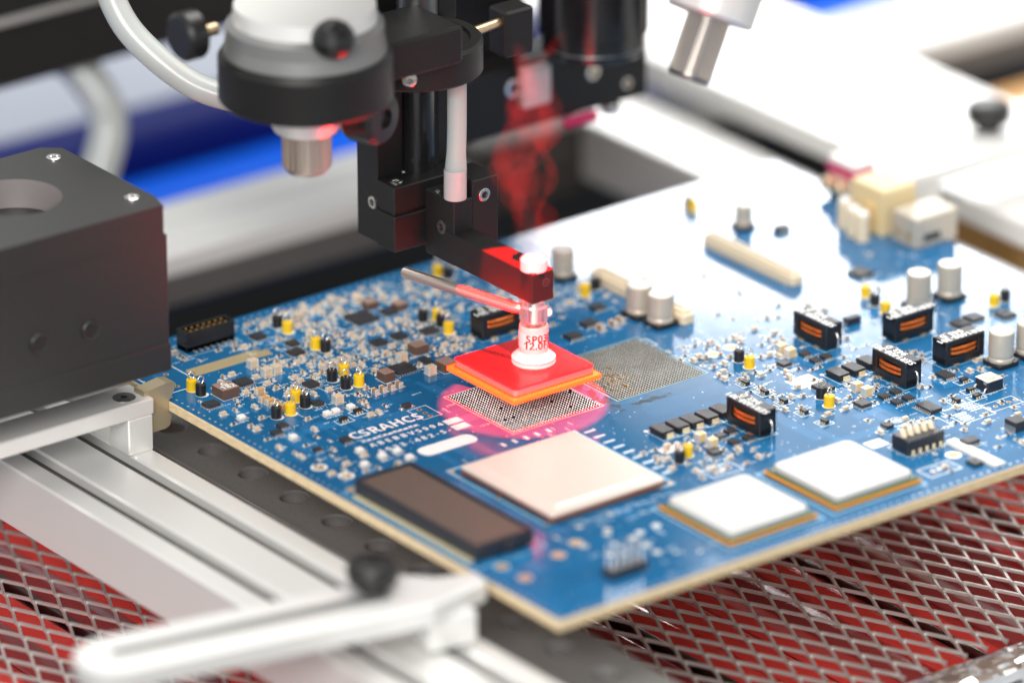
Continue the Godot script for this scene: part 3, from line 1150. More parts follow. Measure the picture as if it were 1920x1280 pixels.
func wound_inductor(x: float, z: float, dx: float, dz: float, along_x: int) -> void:
	claim(x, z, dx + 1, dz + 1)
	outline(x - dx / 2 - 0.6, z - dz / 2 - 0.6, x + dx / 2 + 0.6, z + dz / 2 + 0.6, 0.3, Color(0.7, 0.85, 0.92))
	disc(x, z, 1)
	var turn := PI / 2 if along_x else 0.0
	if again("wound_inductor", "wound_inductor", x, z, turn):
		return
	# long side along z, its open windows face -x and +x; turned ones face +z
	var l := 15.6
	var w := 6.4
	var h := 8.3
	var y0 := 0.5
	var mb := MB.new()
	var m := "black_plastic"
	mb.box(m, Vector3(0, (y0 + h) / 2 - 1.9 + 0.0, 0) * Vector3(1, 0, 1) + Vector3(0, y0 + 1.15, 0), Vector3(w, 2.3, l), 0.25)
	mb.box(m, Vector3(0, h - 0.95, 0), Vector3(w, 1.9, l), 0.3)
	mb.box(m, Vector3(0, (y0 + h) / 2, l / 2 - 1.3), Vector3(w - 0.02, h - y0 - 0.3, 2.6), 0.25)
	mb.box(m, Vector3(0, (y0 + h) / 2, -l / 2 + 1.1), Vector3(w - 0.02, h - y0 - 0.3, 2.2), 0.25)
	mb.box(m, Vector3(0, 4.6, 0), Vector3(w - 2.6, 3.8, l - 4.4), 0.1)
	var o := put("wound_inductor", mesh(mb), board, Vector3(x, 0.05, z), turn)
	mb = MB.new()
	for k in 2:
		for side in [-1.0, 1.0]:
			var pts := []
			for i in 15:
				var u := i / 14.0 * 2 - 1
				pts.append(Vector3(side * (w / 2 - 1.55 + 1.35 * sqrt(maxf(1 - u * u, 0.0))), 3.75 + k * 1.5, u * (l / 2 - 2.5)))
			mb.tube("copper", pts, 0.62, 8)
	put("copper_winding", mesh(mb), o)
	mb = MB.new()
	for sz in [-1.0, 1.0]:
		for sx in [-1.0, 1.0]:
			mb.box("brass", Vector3(sx * (w / 2 - 0.3), 0.3, sz * 3.6), Vector3(1.8, 0.55, 1.8), 0.1)
	mb.tube("chrome", [Vector3(0.6, 4.9, l / 2), Vector3(0.6, 4.7, l / 2 + 0.8), Vector3(0.6, 3.4, l / 2 + 1.25), Vector3(0.6, 1.6, l / 2 + 1.2), Vector3(0.6, 0.2, l / 2 + 0.9)], 0.38, 8)
	put("lead", mesh(mb), o)
	for k in 2:
		var tx := put("lettering", lettering(["SER1408-301", "943_D"][k], 1.55, 0.03, "paint_white"), o, Vector3(-1.3 + k * 2.7, h + 0.01, -0.2 - 1.6 * k))
		tx.basis = Basis(Vector3.UP, PI / 2) * Basis(Vector3.RIGHT, -PI / 2)
	shared["wound_inductor"] = o


func electrolytic(x: float, z: float, d: float, h: float) -> void:
	claim(x, z, d + 0.8, d + 0.8)
	var r := d / 2
	if again("can%s_%s" % [d, h], "electrolytic_capacitor", x, z):
		return
	var mb := MB.new()
	var y := 1.3
	mb.lathe("can", Vector3.ZERO, [Vector2(0, y), Vector2(r * 0.98, y), Vector2(r, y + 0.4), Vector2(r, y + 1.0), Vector2(r * 0.94, y + 1.5), Vector2(r * 0.94, y + 1.9), Vector2(r * 0.97, y + 2.3), Vector2(r * 0.97, h - 0.35), Vector2(r * 0.9, h), Vector2(r * 0.8, h)], 32)
	mb.lathe("can_top", Vector3.ZERO, [Vector2(r * 0.8, h), Vector2(r * 0.78, h - 0.1), Vector2(0, h - 0.1)], 32)
	var o := put("electrolytic_capacitor", mesh(mb), board, Vector3(x, 0.05, z))
	mb = MB.new()
	mb.slab("black_plastic", 0, 0, d + 0.4, d + 0.4, 1.2, 0.1, 1.4, 0.15)
	put("base", mesh(mb), o)
	mb = MB.new()
	mb.box("tin", Vector3(0, 0.1, 0), Vector3(d + 2.2, 0.2, 1.0), 0.05)
	put("lead", mesh(mb), o)
	shared["can%s_%s" % [d, h]] = o


func cream_connector(x: float, z: float, dx: float, dz: float) -> void:
	claim(x, z, dx + 1, dz + 1)
	var mb := MB.new()
	mb.slab("cream_plastic", 0, 0, dx, dz, 1.4, 0.2, 3.2, 0.25)
	mb.slab("cream_plastic", 0.0, 0, dx - 1.6, dz - 2.4, 0.6, 3.2, 4.4, 0.2)
	var o := put("board_connector", mesh(mb), board, Vector3(x, 0.05, z))
	mb = MB.new()
	mb.box("slot_black", Vector3(0, 4.42, 0), Vector3(0.7, 0.05, dz - 6))
	put("contact_slot", mesh(mb), o)
	mb = MB.new()
	var n := int((dz - 4) / 0.8)
	for i in n:
		for s in [-1.0, 1.0]:
			mb.box("tin", Vector3(s * (dx / 2 + 0.35), 0.15, -dz / 2 + 2.2 + i * 0.8), Vector3(0.9, 0.2, 0.3))
	put("pins", mesh(mb), o).set_meta("kind", "stuff")


func moulded_inductor(x: float, z: float, dx: float, dz: float, h: float, kind: String) -> void:
	claim(x, z, dx + 0.6, dz + 0.6)
	outline(x - dx / 2 - 0.5, z - dz / 2 - 0.5, x + dx / 2 + 0.5, z + dz / 2 + 0.5, 0.22)
	var mb := MB.new()
	mb.slab("brown_block", 0, 0, dx, dz, 0.25, 0.1, h - 0.08, 0.05, 2)
	mb.slab("brown_top", 0, 0, dx - 0.1, dz - 0.1, 0.25, h - 0.08, h, 0.06, 2)
	var o := put("moulded_inductor", mesh(mb), board, Vector3(x, 0.05, z))
	if kind == "marked":
		flat_text("G", 1.4, 0.1, -1.0, 0.0, "paint_white", o, h + 0.01)
		flat_text("182", 1.5, 0.2, 1.1, 0.0, "paint_white", o, h + 0.01)


func chip(x: float, z: float, dx: float, dz: float, h: float, pins: String) -> void:
	claim(x, z, dx + 1.2, dz + 1.2)
	var mb := MB.new()
	mb.box("chip_plastic", Vector3(0, h / 2 + 0.08, 0), Vector3(dx, h, dz), 0.12)
	mb.cyl("ink", Vector3(-dx / 2 + 0.6, h + 0.08, dz / 2 - 0.6), 0.22, 0.01, 8, 0.001)
	var o := put("chip", mesh(mb), board, Vector3(x, 0.05, z))
	if pins == "none":
		return
	var pm := MB.new()
	var sides := {"quad": "xz", "x": "x", "z": "z"}[pins] as String
	for s in sides:
		var l := dz if s == "x" else dx
		var n := maxi(3, int(l / (0.65 if l < 6 else 0.8)))
		for i in n:
			var u := -l / 2 + l * (i + 0.5) / n
			for e in [-1.0, 1.0]:
				var reach := 0.75 if pins != "quad" else 0.3
				var p := Vector3(e * (dx / 2 + reach / 2), 0.1, u) if s == "x" else Vector3(u, 0.1, e * (dz / 2 + reach / 2))
				pm.box("tin", p, Vector3(reach + 0.2, 0.14, 0.28) if s == "x" else Vector3(0.28, 0.14, reach + 0.2))
				if pins != "quad":
					var q := Vector3(e * (dx / 2 + 0.1), h * 0.3, u) if s == "x" else Vector3(u, h * 0.3, e * (dz / 2 + 0.1))
					pm.box("tin", q, Vector3(0.24, h * 0.5, 0.26) if s == "x" else Vector3(0.26, h * 0.5, 0.24))
				var gp := Vector2(x + p.x * 1.12, z + p.z * 1.12)
				ink(gp.x - 0.35, gp.y - 0.2, 0.8 if s == "x" else 0.4, 0.4 if s == "x" else 0.8, METAL, true)
	put("pins", mesh(pm), o).set_meta("kind", "stuff")
	ink(x - dx / 2 - 0.9, z + dz / 2 + 0.8, 0.2, 0.9)
	scribble(x + dx / 2 + 0.9, z + dz / 2, 3)


func transistor(x: float, z: float, dx: float, dz: float, axis: String) -> void:
	claim(x, z, dx + 1.8, dz + 1.2)
	outline(x - dx / 2 - 1.5, z - dz / 2 - 0.9, x + dx / 2 + 1.5, z + dz / 2 + 0.9, 0.2)
	scribble(x - 2.8, z + 1.4, 3)
	if again("transistor" + axis, "transistor", x, z):
		return
	var mb := MB.new()
	mb.box("black_plastic", Vector3(0, 0.65, 0), Vector3(dx, 1.05, dz), 0.12)
	var o := put("transistor", mesh(mb), board, Vector3(x, 0.05, z))
	for k in 3:
		for e in [-1.0, 1.0]:
			var u := (k - 1) * 0.9
			var pm := MB.new()
			if axis == "x":
				pm.box("pale_gold", Vector3(e * (dx / 2 + 0.12), 0.35, u), Vector3(0.24, 0.6, 0.36), 0.04)
				pm.box("tin", Vector3(e * (dx / 2 + 0.5), 0.08, u), Vector3(0.8, 0.16, 0.42), 0.03)
			else:
				pm.box("pale_gold", Vector3(u, 0.35, e * (dz / 2 + 0.12)), Vector3(0.36, 0.6, 0.24), 0.04)
				pm.box("tin", Vector3(u, 0.08, e * (dz / 2 + 0.5)), Vector3(0.42, 0.16, 0.8), 0.03)
			put("pin", mesh(pm), o)
	shared["transistor" + axis] = o


func diode(x: float, z: float, dx: float, dz: float) -> void:
	claim(x, z, dx + 2.4, dz + 0.8)
	ink(x - dx / 2 - 1.3, z - 0.8, dx + 2.6, 1.6, METAL, true)
	var mb := MB.new()
	mb.box("chip_plastic", Vector3(0, 0.7, 0), Vector3(dx, 1.2, dz), 0.2)
	var o := put("diode", mesh(mb), board, Vector3(x, 0.05, z))
	for e in [-1.0, 1.0]:
		mb = MB.new()
		mb.box("tin", Vector3(e * (dx / 2 + 0.35), 0.2, 0), Vector3(0.9, 0.4, 1.1), 0.1)
		put("lead", mesh(mb), o)


func power_transistor(x: float, z: float, dx: float, dz: float) -> void:
	claim(x, z, dx + 1, dz + 2)
	outline(x - dx / 2 - 0.5, z - dz / 2 - 0.8, x + dx / 2 + 0.6, z + dz / 2 + 1.6, 0.25)
	disc(x - dx / 2 - 0.2, z - dz / 2 - 1.0, 0.7)
	ink(x - 1.2, z + dz / 2, 3.2, 1.6, METAL, true)
	if again("power", "power_transistor", x, z):
		return
	var mb := MB.new()
	var rr0 := mb.rr(0, 0, dx - 0.5, dz - 0.5, 0.3, 0.25, 2)
	mb.skin("black_plastic", [rr0, mb.rr(0, 0, dx, dz, 0.3, 1.0, 2), mb.rr(0, 0, dx, dz, 0.3, 1.75, 2), mb.rr(0, 0, dx - 0.35, dz - 0.35, 0.3, 2.05, 2)])
	var o := put("power_transistor", mesh(mb), board, Vector3(x, 0.05, z))
	mb = MB.new()
	mb.box("pale_gold", Vector3(0.5, 0.85, dz / 2 + 0.15), Vector3(2.5, 1.1, 0.3), 0.06)
	mb.box("tin", Vector3(0.5, 0.18, dz / 2 + 0.7), Vector3(2.9, 0.3, 1.3), 0.06)
	put("tab", mesh(mb), o)
	for k in 2:
		mb = MB.new()
		mb.box("tin", Vector3(-1.1 + 2.2 * k, 0.3, -dz / 2 - 0.4), Vector3(0.9, 0.5, 1.0), 0.06)
		put("lead", mesh(mb), o)
	shared["power"] = o


func ceramic_capacitor(x: float, z: float, dx: float, dz: float, h: float, tone: String) -> void:
	claim(x, z, dx + 0.8, dz + 0.8)
	var long_x := dx >= dz
	ink(x - dx / 2 - 0.5, z - dz / 2 - 0.4, dx + 1.0, dz + 0.8, METAL, true)
	var key := "mlcc%s%s%s%s" % [tone, dx, dz, h]
	if again(key, "ceramic_capacitor", x, z):
		return
	var mb := MB.new()
	mb.box("ceramic_" + tone, Vector3(0, h / 2 + 0.05, 0), Vector3(dx - (1.0 if long_x else 0.1), h - 0.08, dz - (0.1 if long_x else 1.0)), 0.06)
	var o := put("ceramic_capacitor", mesh(mb), board, Vector3(x, 0.05, z))
	for e in [-1.0, 1.0]:
		mb = MB.new()
		var c := Vector3(e * (dx / 2 - 0.25), h / 2 + 0.05, 0) if long_x else Vector3(0, h / 2 + 0.05, e * (dz / 2 - 0.25))
		mb.box("cap_end", c, Vector3(0.5, h, dz) if long_x else Vector3(dx, h, 0.5), 0.1)
		put("end_cap", mesh(mb), o)
	shared[key] = o


func indicator(x: float, z: float, dx: float, dz: float, _kind: String) -> void:
	claim(x, z, dx + 2, dz + 1)
	ink(x - dx / 2 - 0.8, z - dz / 2 - 0.3, dx + 1.6, dz + 0.6, METAL, true)
	scribble(x - 2, z + dz / 2 + 0.8, 4)
	if again("indicator", "indicator_light", x, z):
		return
	var mb := MB.new()
	mb.box("white_plastic", Vector3(0, 0.55, 0), Vector3(dx, 1.0, dz), 0.15)
	var o := put("indicator_light", mesh(mb), board, Vector3(x, 0.05, z))
	mb = MB.new()
	mb.cyl("silicone", Vector3(0, 1.05, 0), 0.72, 0.05, 14, 0.02)
	put("window", mesh(mb), o)
	shared["indicator"] = o


func push_button(x: float, z: float) -> void:
	claim(x, z, 9, 8)
	outline(x - 4.2, z - 3.6, x + 4.2, z + 3.6, 0.25)
	var mb := MB.new()
	mb.box("navy_plastic", Vector3(0, 1.7, 0), Vector3(6.2, 3.2, 5.8), 0.2)
	var o := put("push_button", mesh(mb), board, Vector3(x, 0.05, z), 0.0, "black push button with a steel cover and round cream plunger")
	mb = MB.new()
	mb.box("tin", Vector3(0, 3.42, 0), Vector3(6.3, 0.25, 5.9), 0.08)
	mb.box("tin", Vector3(-3.12, 2.9, 1.6), Vector3(0.2, 1.0, 1.2), 0.05)
	put("cover_plate", mesh(mb), o)
	mb = MB.new()
	mb.lathe("cream_plastic", Vector3(0, 3.5, 0), [Vector2(1.7, 0), Vector2(1.7, 0.5), Vector2(1.4, 0.75), Vector2(0, 0.8)], 20)
	put("plunger", mesh(mb), o)
	for sx in [-1.0, 1.0]:
		for sz in [-1.0, 1.0]:
			mb = MB.new()
			mb.tube("tin", [Vector3(sx * 3.0, 1.2, sz * 2.2), Vector3(sx * 3.6, 1.1, sz * 2.2), Vector3(sx * 3.8, 0.2, sz * 2.2), Vector3(sx * 4.6, 0.15, sz * 2.2)], 0.3, 6)
			put("lead", mesh(mb), o)


func dip_switch(x: float, z: float, dx: float, dz: float) -> void:
	claim(x, z, dx + 1, dz + 3)
	outline(x - dx / 2 - 0.6, z - dz / 2 - 0.8, x + dx / 2 + 0.6, z + dz / 2 + 0.8, 0.3)
	var mb := MB.new()
	mb.box("navy_plastic", Vector3(0, 2.4, 0), Vector3(dx, 4.2, dz), 0.3)
	var o := put("dip_switch", mesh(mb), board, Vector3(x, 0.05, z), 0.0, "black five-way switch block with cream levers and gilt leads")
	for k in 5:
		var u := -dx / 2 + 1.7 + k * (dx - 3.4) / 4
		mb = MB.new()
		mb.xf = Transform3D(Basis(Vector3.RIGHT, -0.45), Vector3(u, 4.5, -0.2))
		mb.lathe("cream_plastic", Vector3.ZERO, [Vector2(0, -0.6), Vector2(0.95, -0.6), Vector2(0.95, 1.2), Vector2(0.7, 2.1), Vector2(0.25, 2.45), Vector2(0, 2.45)], 14)
		put("lever", mesh(mb), o)
		for e in [-1.0, 1.0]:
			mb = MB.new()
			mb.box("pale_gold", Vector3(u, 0.95, e * (dz / 2 + 0.25)), Vector3(1.1, 1.3, 0.4), 0.12)
			mb.box("tin", Vector3(u, 0.16, e * (dz / 2 + 0.9)), Vector3(1.3, 0.26, 1.5), 0.06)
			put("lead", mesh(mb), o)


func box_header(x: float, z: float, dx: float, dz: float) -> void:
	claim(x, z, dx + 2, dz + 5)
	outline(x - dx / 2 - 1, z - dz / 2 - 2, x + dx / 2 + 1, z + dz / 2 + 2.4, 0.3, Color(0.7, 0.85, 0.92))
	var h := 6.4
	var mb := MB.new()
	mb.box("black_plastic", Vector3(0, 1.0, 0), Vector3(dx, 1.4, dz), 0.1)
	mb.box("black_plastic", Vector3(0, h / 2 + 0.2, -dz / 2 + 0.35), Vector3(dx, h, 0.7), 0.15)
	mb.box("black_plastic", Vector3(0, h / 2 + 0.2, dz / 2 - 0.35), Vector3(dx, h, 0.7), 0.15)
	mb.box("black_plastic", Vector3(-dx / 2 + 0.45, h / 2 + 0.18, 0), Vector3(0.9, h - 0.02, dz - 1.3), 0.15)
	mb.box("black_plastic", Vector3(dx / 2 - 0.45, h / 2 + 0.18, 0), Vector3(0.9, h - 0.02, dz - 1.3), 0.15)
	var o := put("box_header", mesh(mb), board, Vector3(x, 0.05, z), 0.0, "black shrouded pin header with two rows of gilt pins")
	for i in 7:
		for j in 2:
			mb = MB.new()
			mb.box("gold", Vector3(-dx / 2 + 2.4 + i * (dx - 4.8) / 6, 3.9, (j - 0.5) * 2.2), Vector3(0.64, 5.0, 0.64), 0.15)
			put("pin", mesh(mb), o)
	for i in 7:
		for e in [-1.0, 1.0]:
			mb = MB.new()
			mb.box("tin", Vector3(-dx / 2 + 2.4 + i * (dx - 4.8) / 6, 0.35, e * (dz / 2 + 0.7)), Vector3(0.9, 0.5, 1.8), 0.12)
			put("lead", mesh(mb), o)


func pin_header(x: float, z: float, dx: float, dz: float) -> void:
	claim(x, z, dx + 1, dz + 1)
	var mb := MB.new()
	mb.box("navy_plastic", Vector3(0, 1.35, 0), Vector3(dx, 2.5, dz), 0.25)
	var o := put("pin_header", mesh(mb), board, Vector3(x, 0.05, z), 0.0, "blurred header of upright steel pins near the front corner")
	for i in 5:
		for j in 2:
			mb = MB.new()
			mb.box("chrome", Vector3(-dx / 2 + 1.3 + i * (dx - 2.6) / 4, 5.2, (j - 0.5) * 2.5), Vector3(0.85, 8.0, 0.85), 0.25)
			put("pin", mesh(mb), o)


func metal_connector(x: float, z: float, dx: float, dz: float) -> void:
	claim(x, z, dx + 1, dz + 1)
	var mb := MB.new()
	mb.slab("can", 0, 0, dx, dz, 0.8, 0.2, 10.2, 0.5)
	var o := put("metal_connector", mesh(mb), board, Vector3(x, 0.05, z), 0.0, "boxy steel shell connector at the board's right edge")
	for k in 2:
		mb = MB.new()
		mb.box("gold", Vector3(-dx / 2 - 0.05, 3.4, -2.6 + 5 * k), Vector3(0.2, 2.2, 2.4), 0.08)
		put("spring_tab", mesh(mb), o)
	mb = MB.new()
	mb.box("slot_black", Vector3(-2, 3.0, dz / 2), Vector3(7, 2.2, 0.1), 0.03)
	put("opening", mesh(mb), o)


func white_connector(x: float, z: float, dx: float, dz: float) -> void:
	claim(x, z, dx + 1, dz + 1)
	var mb := MB.new()
	mb.slab("sand_plastic", 0, 0, dx, dz, 0.8, 0.2, 15.5, 0.6)
	var o := put("white_connector", mesh(mb), board, Vector3(x, 0.05, z), 0.0, "tall cream white connector block beside the steel one")
	mb = MB.new()
	mb.box("ceramic_sand", Vector3(-dx / 2 - 0.5, 5, 2), Vector3(1.2, 9.5, 5), 0.3)
	put("latch", mesh(mb), o)


func audio_jack(x: float, z: float, dx: float, dz: float) -> void:
	claim(x, z, dx + 1, dz + 1)
	var mb := MB.new()
	mb.slab("magenta", 0, 0, dx, dz, 1.5, 7.0, 10.5, 0.4)
	mb.slab("white_plastic", 0, 0, dx - 0.6, dz - 0.6, 1.4, 0.2, 7.2, 0.2)
	var o := put("pink_jack", mesh(mb), board, Vector3(x, 0.05, z), 0.0, "pink jack block with a white cap, far right corner")
	mb = MB.new()
	mb.slab("white_plastic", 0, 0, dx - 0.6, dz - 0.6, 1.4, 10.4, 12.5, 0.6)
	put("cap", mesh(mb), o)
	for k in 2:
		mb = MB.new()
		mb.xf = Transform3D(Basis(Vector3.BACK, PI / 2), Vector3(-dx / 2, 4.2, -3 + k * 6))
		mb.cyl("brass", Vector3.ZERO, 2.4, 4.5, 20, 0.4)
		put("barrel", mesh(mb), o)


func brass_post(x: float, z: float) -> void:
	claim(x, z, 5, 5)
	var mb := MB.new()
	mb.cyl("cream_plastic", Vector3.ZERO, 2.3, 9.0, 20, 0.4)
	var o := put("post", mesh(mb), board, Vector3(x, 0.05, z))
	mb = MB.new()
	mb.ball("white_plastic", Vector3(0, 9.0, 0), 2.1, 0.6, 4, 16, false)
	put("cap", mesh(mb), o)


func comb_resistor(x: float, z: float, dx: float, dz: float) -> void:
	claim(x, z, dx + 2, dz + 1)
	var mb := MB.new()
	mb.box("white_plastic", Vector3(0, 0.5, 0), Vector3(dx, 0.8, dz), 0.1)
	var o := put("resistor_network", mesh(mb), board, Vector3(x, 0.05, z), 0.0, "long white resistor network with closely set leads near the front edge")
	for i in 18:
		for e in [-1.0, 1.0]:
			mb = MB.new()
			mb.box("tin", Vector3(e * (dx / 2 + 0.4), 0.2, -dz / 2 + 0.8 + i * (dz - 1.6) / 17), Vector3(1.3, 0.3, 0.55), 0.05)
			put("lead", mesh(mb), o)


func big_chips() -> void:
	# large package with a warm metal lid
	claim(58.5, 154, 49, 49)
	var mb := MB.new()
	mb.slab("copper_edge", 0, 0, 41.6, 43.2, 0.6, 1.0, 2.5, 0.1)
	mb.box("ball_mask", Vector3(0, 0.5, 0), Vector3(39, 1.0, 40))
	var o := put("large_package", mesh(mb), board, Vector3(57.2, 0.05, 157.2), 0.0, "large square package with a warm white metal lid")
	mb = MB.new()
	mb.skin("warm_lid", [mb.rr(0, 0, 41.6, 43.2, 0.8, 2.5), mb.rr(0, 0, 41.4, 43.0, 0.8, 3.1), mb.rr(0, 0, 41.0, 42.6, 0.8, 3.25), mb.rr(0.6, 0, 35.4, 37.0, 1.0, 3.25), mb.rr(0.6, 0, 33.4, 35.0, 1.0, 3.75)])
	put("lid", mesh(mb), o)
	for k in 2:
		var x := [67.5, 106.7][k] as float
		claim(x + 16.2, 205, 36, 36)
		mb = MB.new()
		mb.slab("amber", 0, 0, 32.6, 32.6, 0.3, 0.5, 1.35, 0.08)
		mb.slab("ball_mask", 0, 0, 30, 30, 0.3, 0.05, 0.5, 0.02)
		o = put("lidded_package", mesh(mb), board, Vector3(x + 16.2, 0.05, 204.9), 0.0, ["white lidded package on amber substrate nearest the front corner", "white lidded package on amber substrate farther along the front edge"][k])
		mb = MB.new()
		mb.slab("green_mask", 0, 0, 31.4, 31.4, 0.3, 1.35, 1.9, 0.2)
		put("green_layer", mesh(mb), o)
		mb = MB.new()
		mb.slab("lid", 0, 0, 29.6, 29.6, 2.6, 1.9, 3.7, 0.45, 7)
		put("lid", mesh(mb), o)
	# long dark mezzanine connector with a field of sockets
	claim(14.5, 156.5, 24, 64)
	mb = MB.new()
	mb.slab("navy_plastic", 0, 0, 20.4, 58.6, 0.8, 0.9, 4.4, 0.2)
	for sx in [-1.0, 1.0]:
		mb.box("navy_plastic", Vector3(sx * 9.7, 4.7, 0), Vector3(1.0, 0.9, 58.2), 0.2)
	for sz in [-1.0, 1.0]:
		mb.box("navy_plastic", Vector3(0, 4.7, sz * 28.6), Vector3(18.2, 0.88, 1.0), 0.2)
		mb.box("navy_plastic", Vector3(2.0, 2.6, sz * 29.6), Vector3(4.0, 3.6, 1.6), 0.3)
	o = put("socket_connector", mesh(mb), board, Vector3(14.6, 0.05, 156.6), 0.0, "long black connector with a dense brown field of sockets, near the left edge")
	mb = MB.new()
	for i in 14:
		for j in 46:
			mb.box("pin_brown", Vector3(-8.3 + i * 1.277, 4.43, -27.4 + j * 1.218), Vector3(0.74, 0.16, 0.74), 0.05)
	put("socket_field", mesh(mb), o).set_meta("kind", "stuff")
	mb = MB.new()
	for j in 46:
		mb.box("pale_gold", Vector3(-11.0, 0.45, -27.4 + j * 1.218), Vector3(1.5, 0.8, 0.62), 0.1)
	put("solder_tails", mesh(mb), o).set_meta("kind", "stuff")
	outline(1.8, 124.5, 27.0, 189.0, 0.35, Color(0.55, 0.78, 0.88))


func small_parts() -> void:
	claim(30, 27, 32, 9)
	claim(42, 101, 30, 18)
	# resistors and small capacitors fill the crowded areas
	var kinds := []
	for k in 4:
		var mb := MB.new()
		var body: String = ["chip_plastic", "ceramic_brown", "ceramic_cream", "chip_plastic"][k]
		var l: float = [1.6, 1.6, 2.0, 1.0][k]
		var w: float = [0.8, 0.85, 1.25, 0.55][k]
		var h: float = [0.5, 0.85, 1.0, 0.4][k]
		mb.box(body, Vector3(0, h / 2 + 0.04, 0), Vector3(l - 0.5, h - 0.04, w - 0.04), 0.04)
		for e in [-1.0, 1.0]:
			mb.box("cap_end", Vector3(e * (l / 2 - 0.17), h / 2 + 0.04, 0), Vector3(0.36, h, w), 0.06)
			mb.box("solder", Vector3(e * (l / 2 + 0.2), 0.12, 0), Vector3(0.4, 0.22, w), 0.09)
		kinds.append([mesh(mb), l + 1.0, w + 0.4])
	var zones := [[20, 4, 80, 60, 190], [60, 4, 95, 62, 110], [4, 40, 48, 46, 30], [3, 88, 26, 32, 22], [88, 156, 30, 24, 34], [140, 100, 60, 70, 120], [150, 160, 62, 62, 66], [170, 6, 95, 100, 90], [64, 122, 20, 6, 10], [100, 40, 40, 44, 40]]
	var made := {"resistor": 0, "small_capacitor": 0}
	for q in zones:
		for i in q[4]:
			for attempt in 12:
				var k := rng.randi() % 4
				var turn := (rng.randi() % 2) * PI / 2
				var x: float = q[0] + roundf(rng.randf() * q[2] / 1.5) * 1.5
				var z: float = q[1] + roundf(rng.randf() * q[3] / 1.5) * 1.5
				if x < 5 or z < 5 or x > W - 5 or z > D - 5:
					continue
				var dx: float = kinds[k][1] if turn == 0.0 else kinds[k][2]
				var dz: float = kinds[k][2] if turn == 0.0 else kinds[k][1]
				var r := Rect2(x - dx / 2, z - dz / 2, dx, dz)
				var free := true
				for u in used:
					if u.intersects(r):
						free = false
						break
				if not free:
					continue
				var called := "resistor" if k % 3 == 0 else "small_capacitor"
				if made[called] >= 298:
					continue
				made[called] += 1
				used.append(r)
				ink(x - dx / 2 - 0.1, z - dz / 2 - 0.1, dx + 0.2, dz + 0.2, METAL, true)
				if i % 2 == 0:
					scribble(x + dx / 2 + 0.4, z - 0.3, 2 + rng.randi() % 2)
				put(called, kinds[k][0], board, Vector3(x, 0.05, z), turn)
				break
	finish_art()


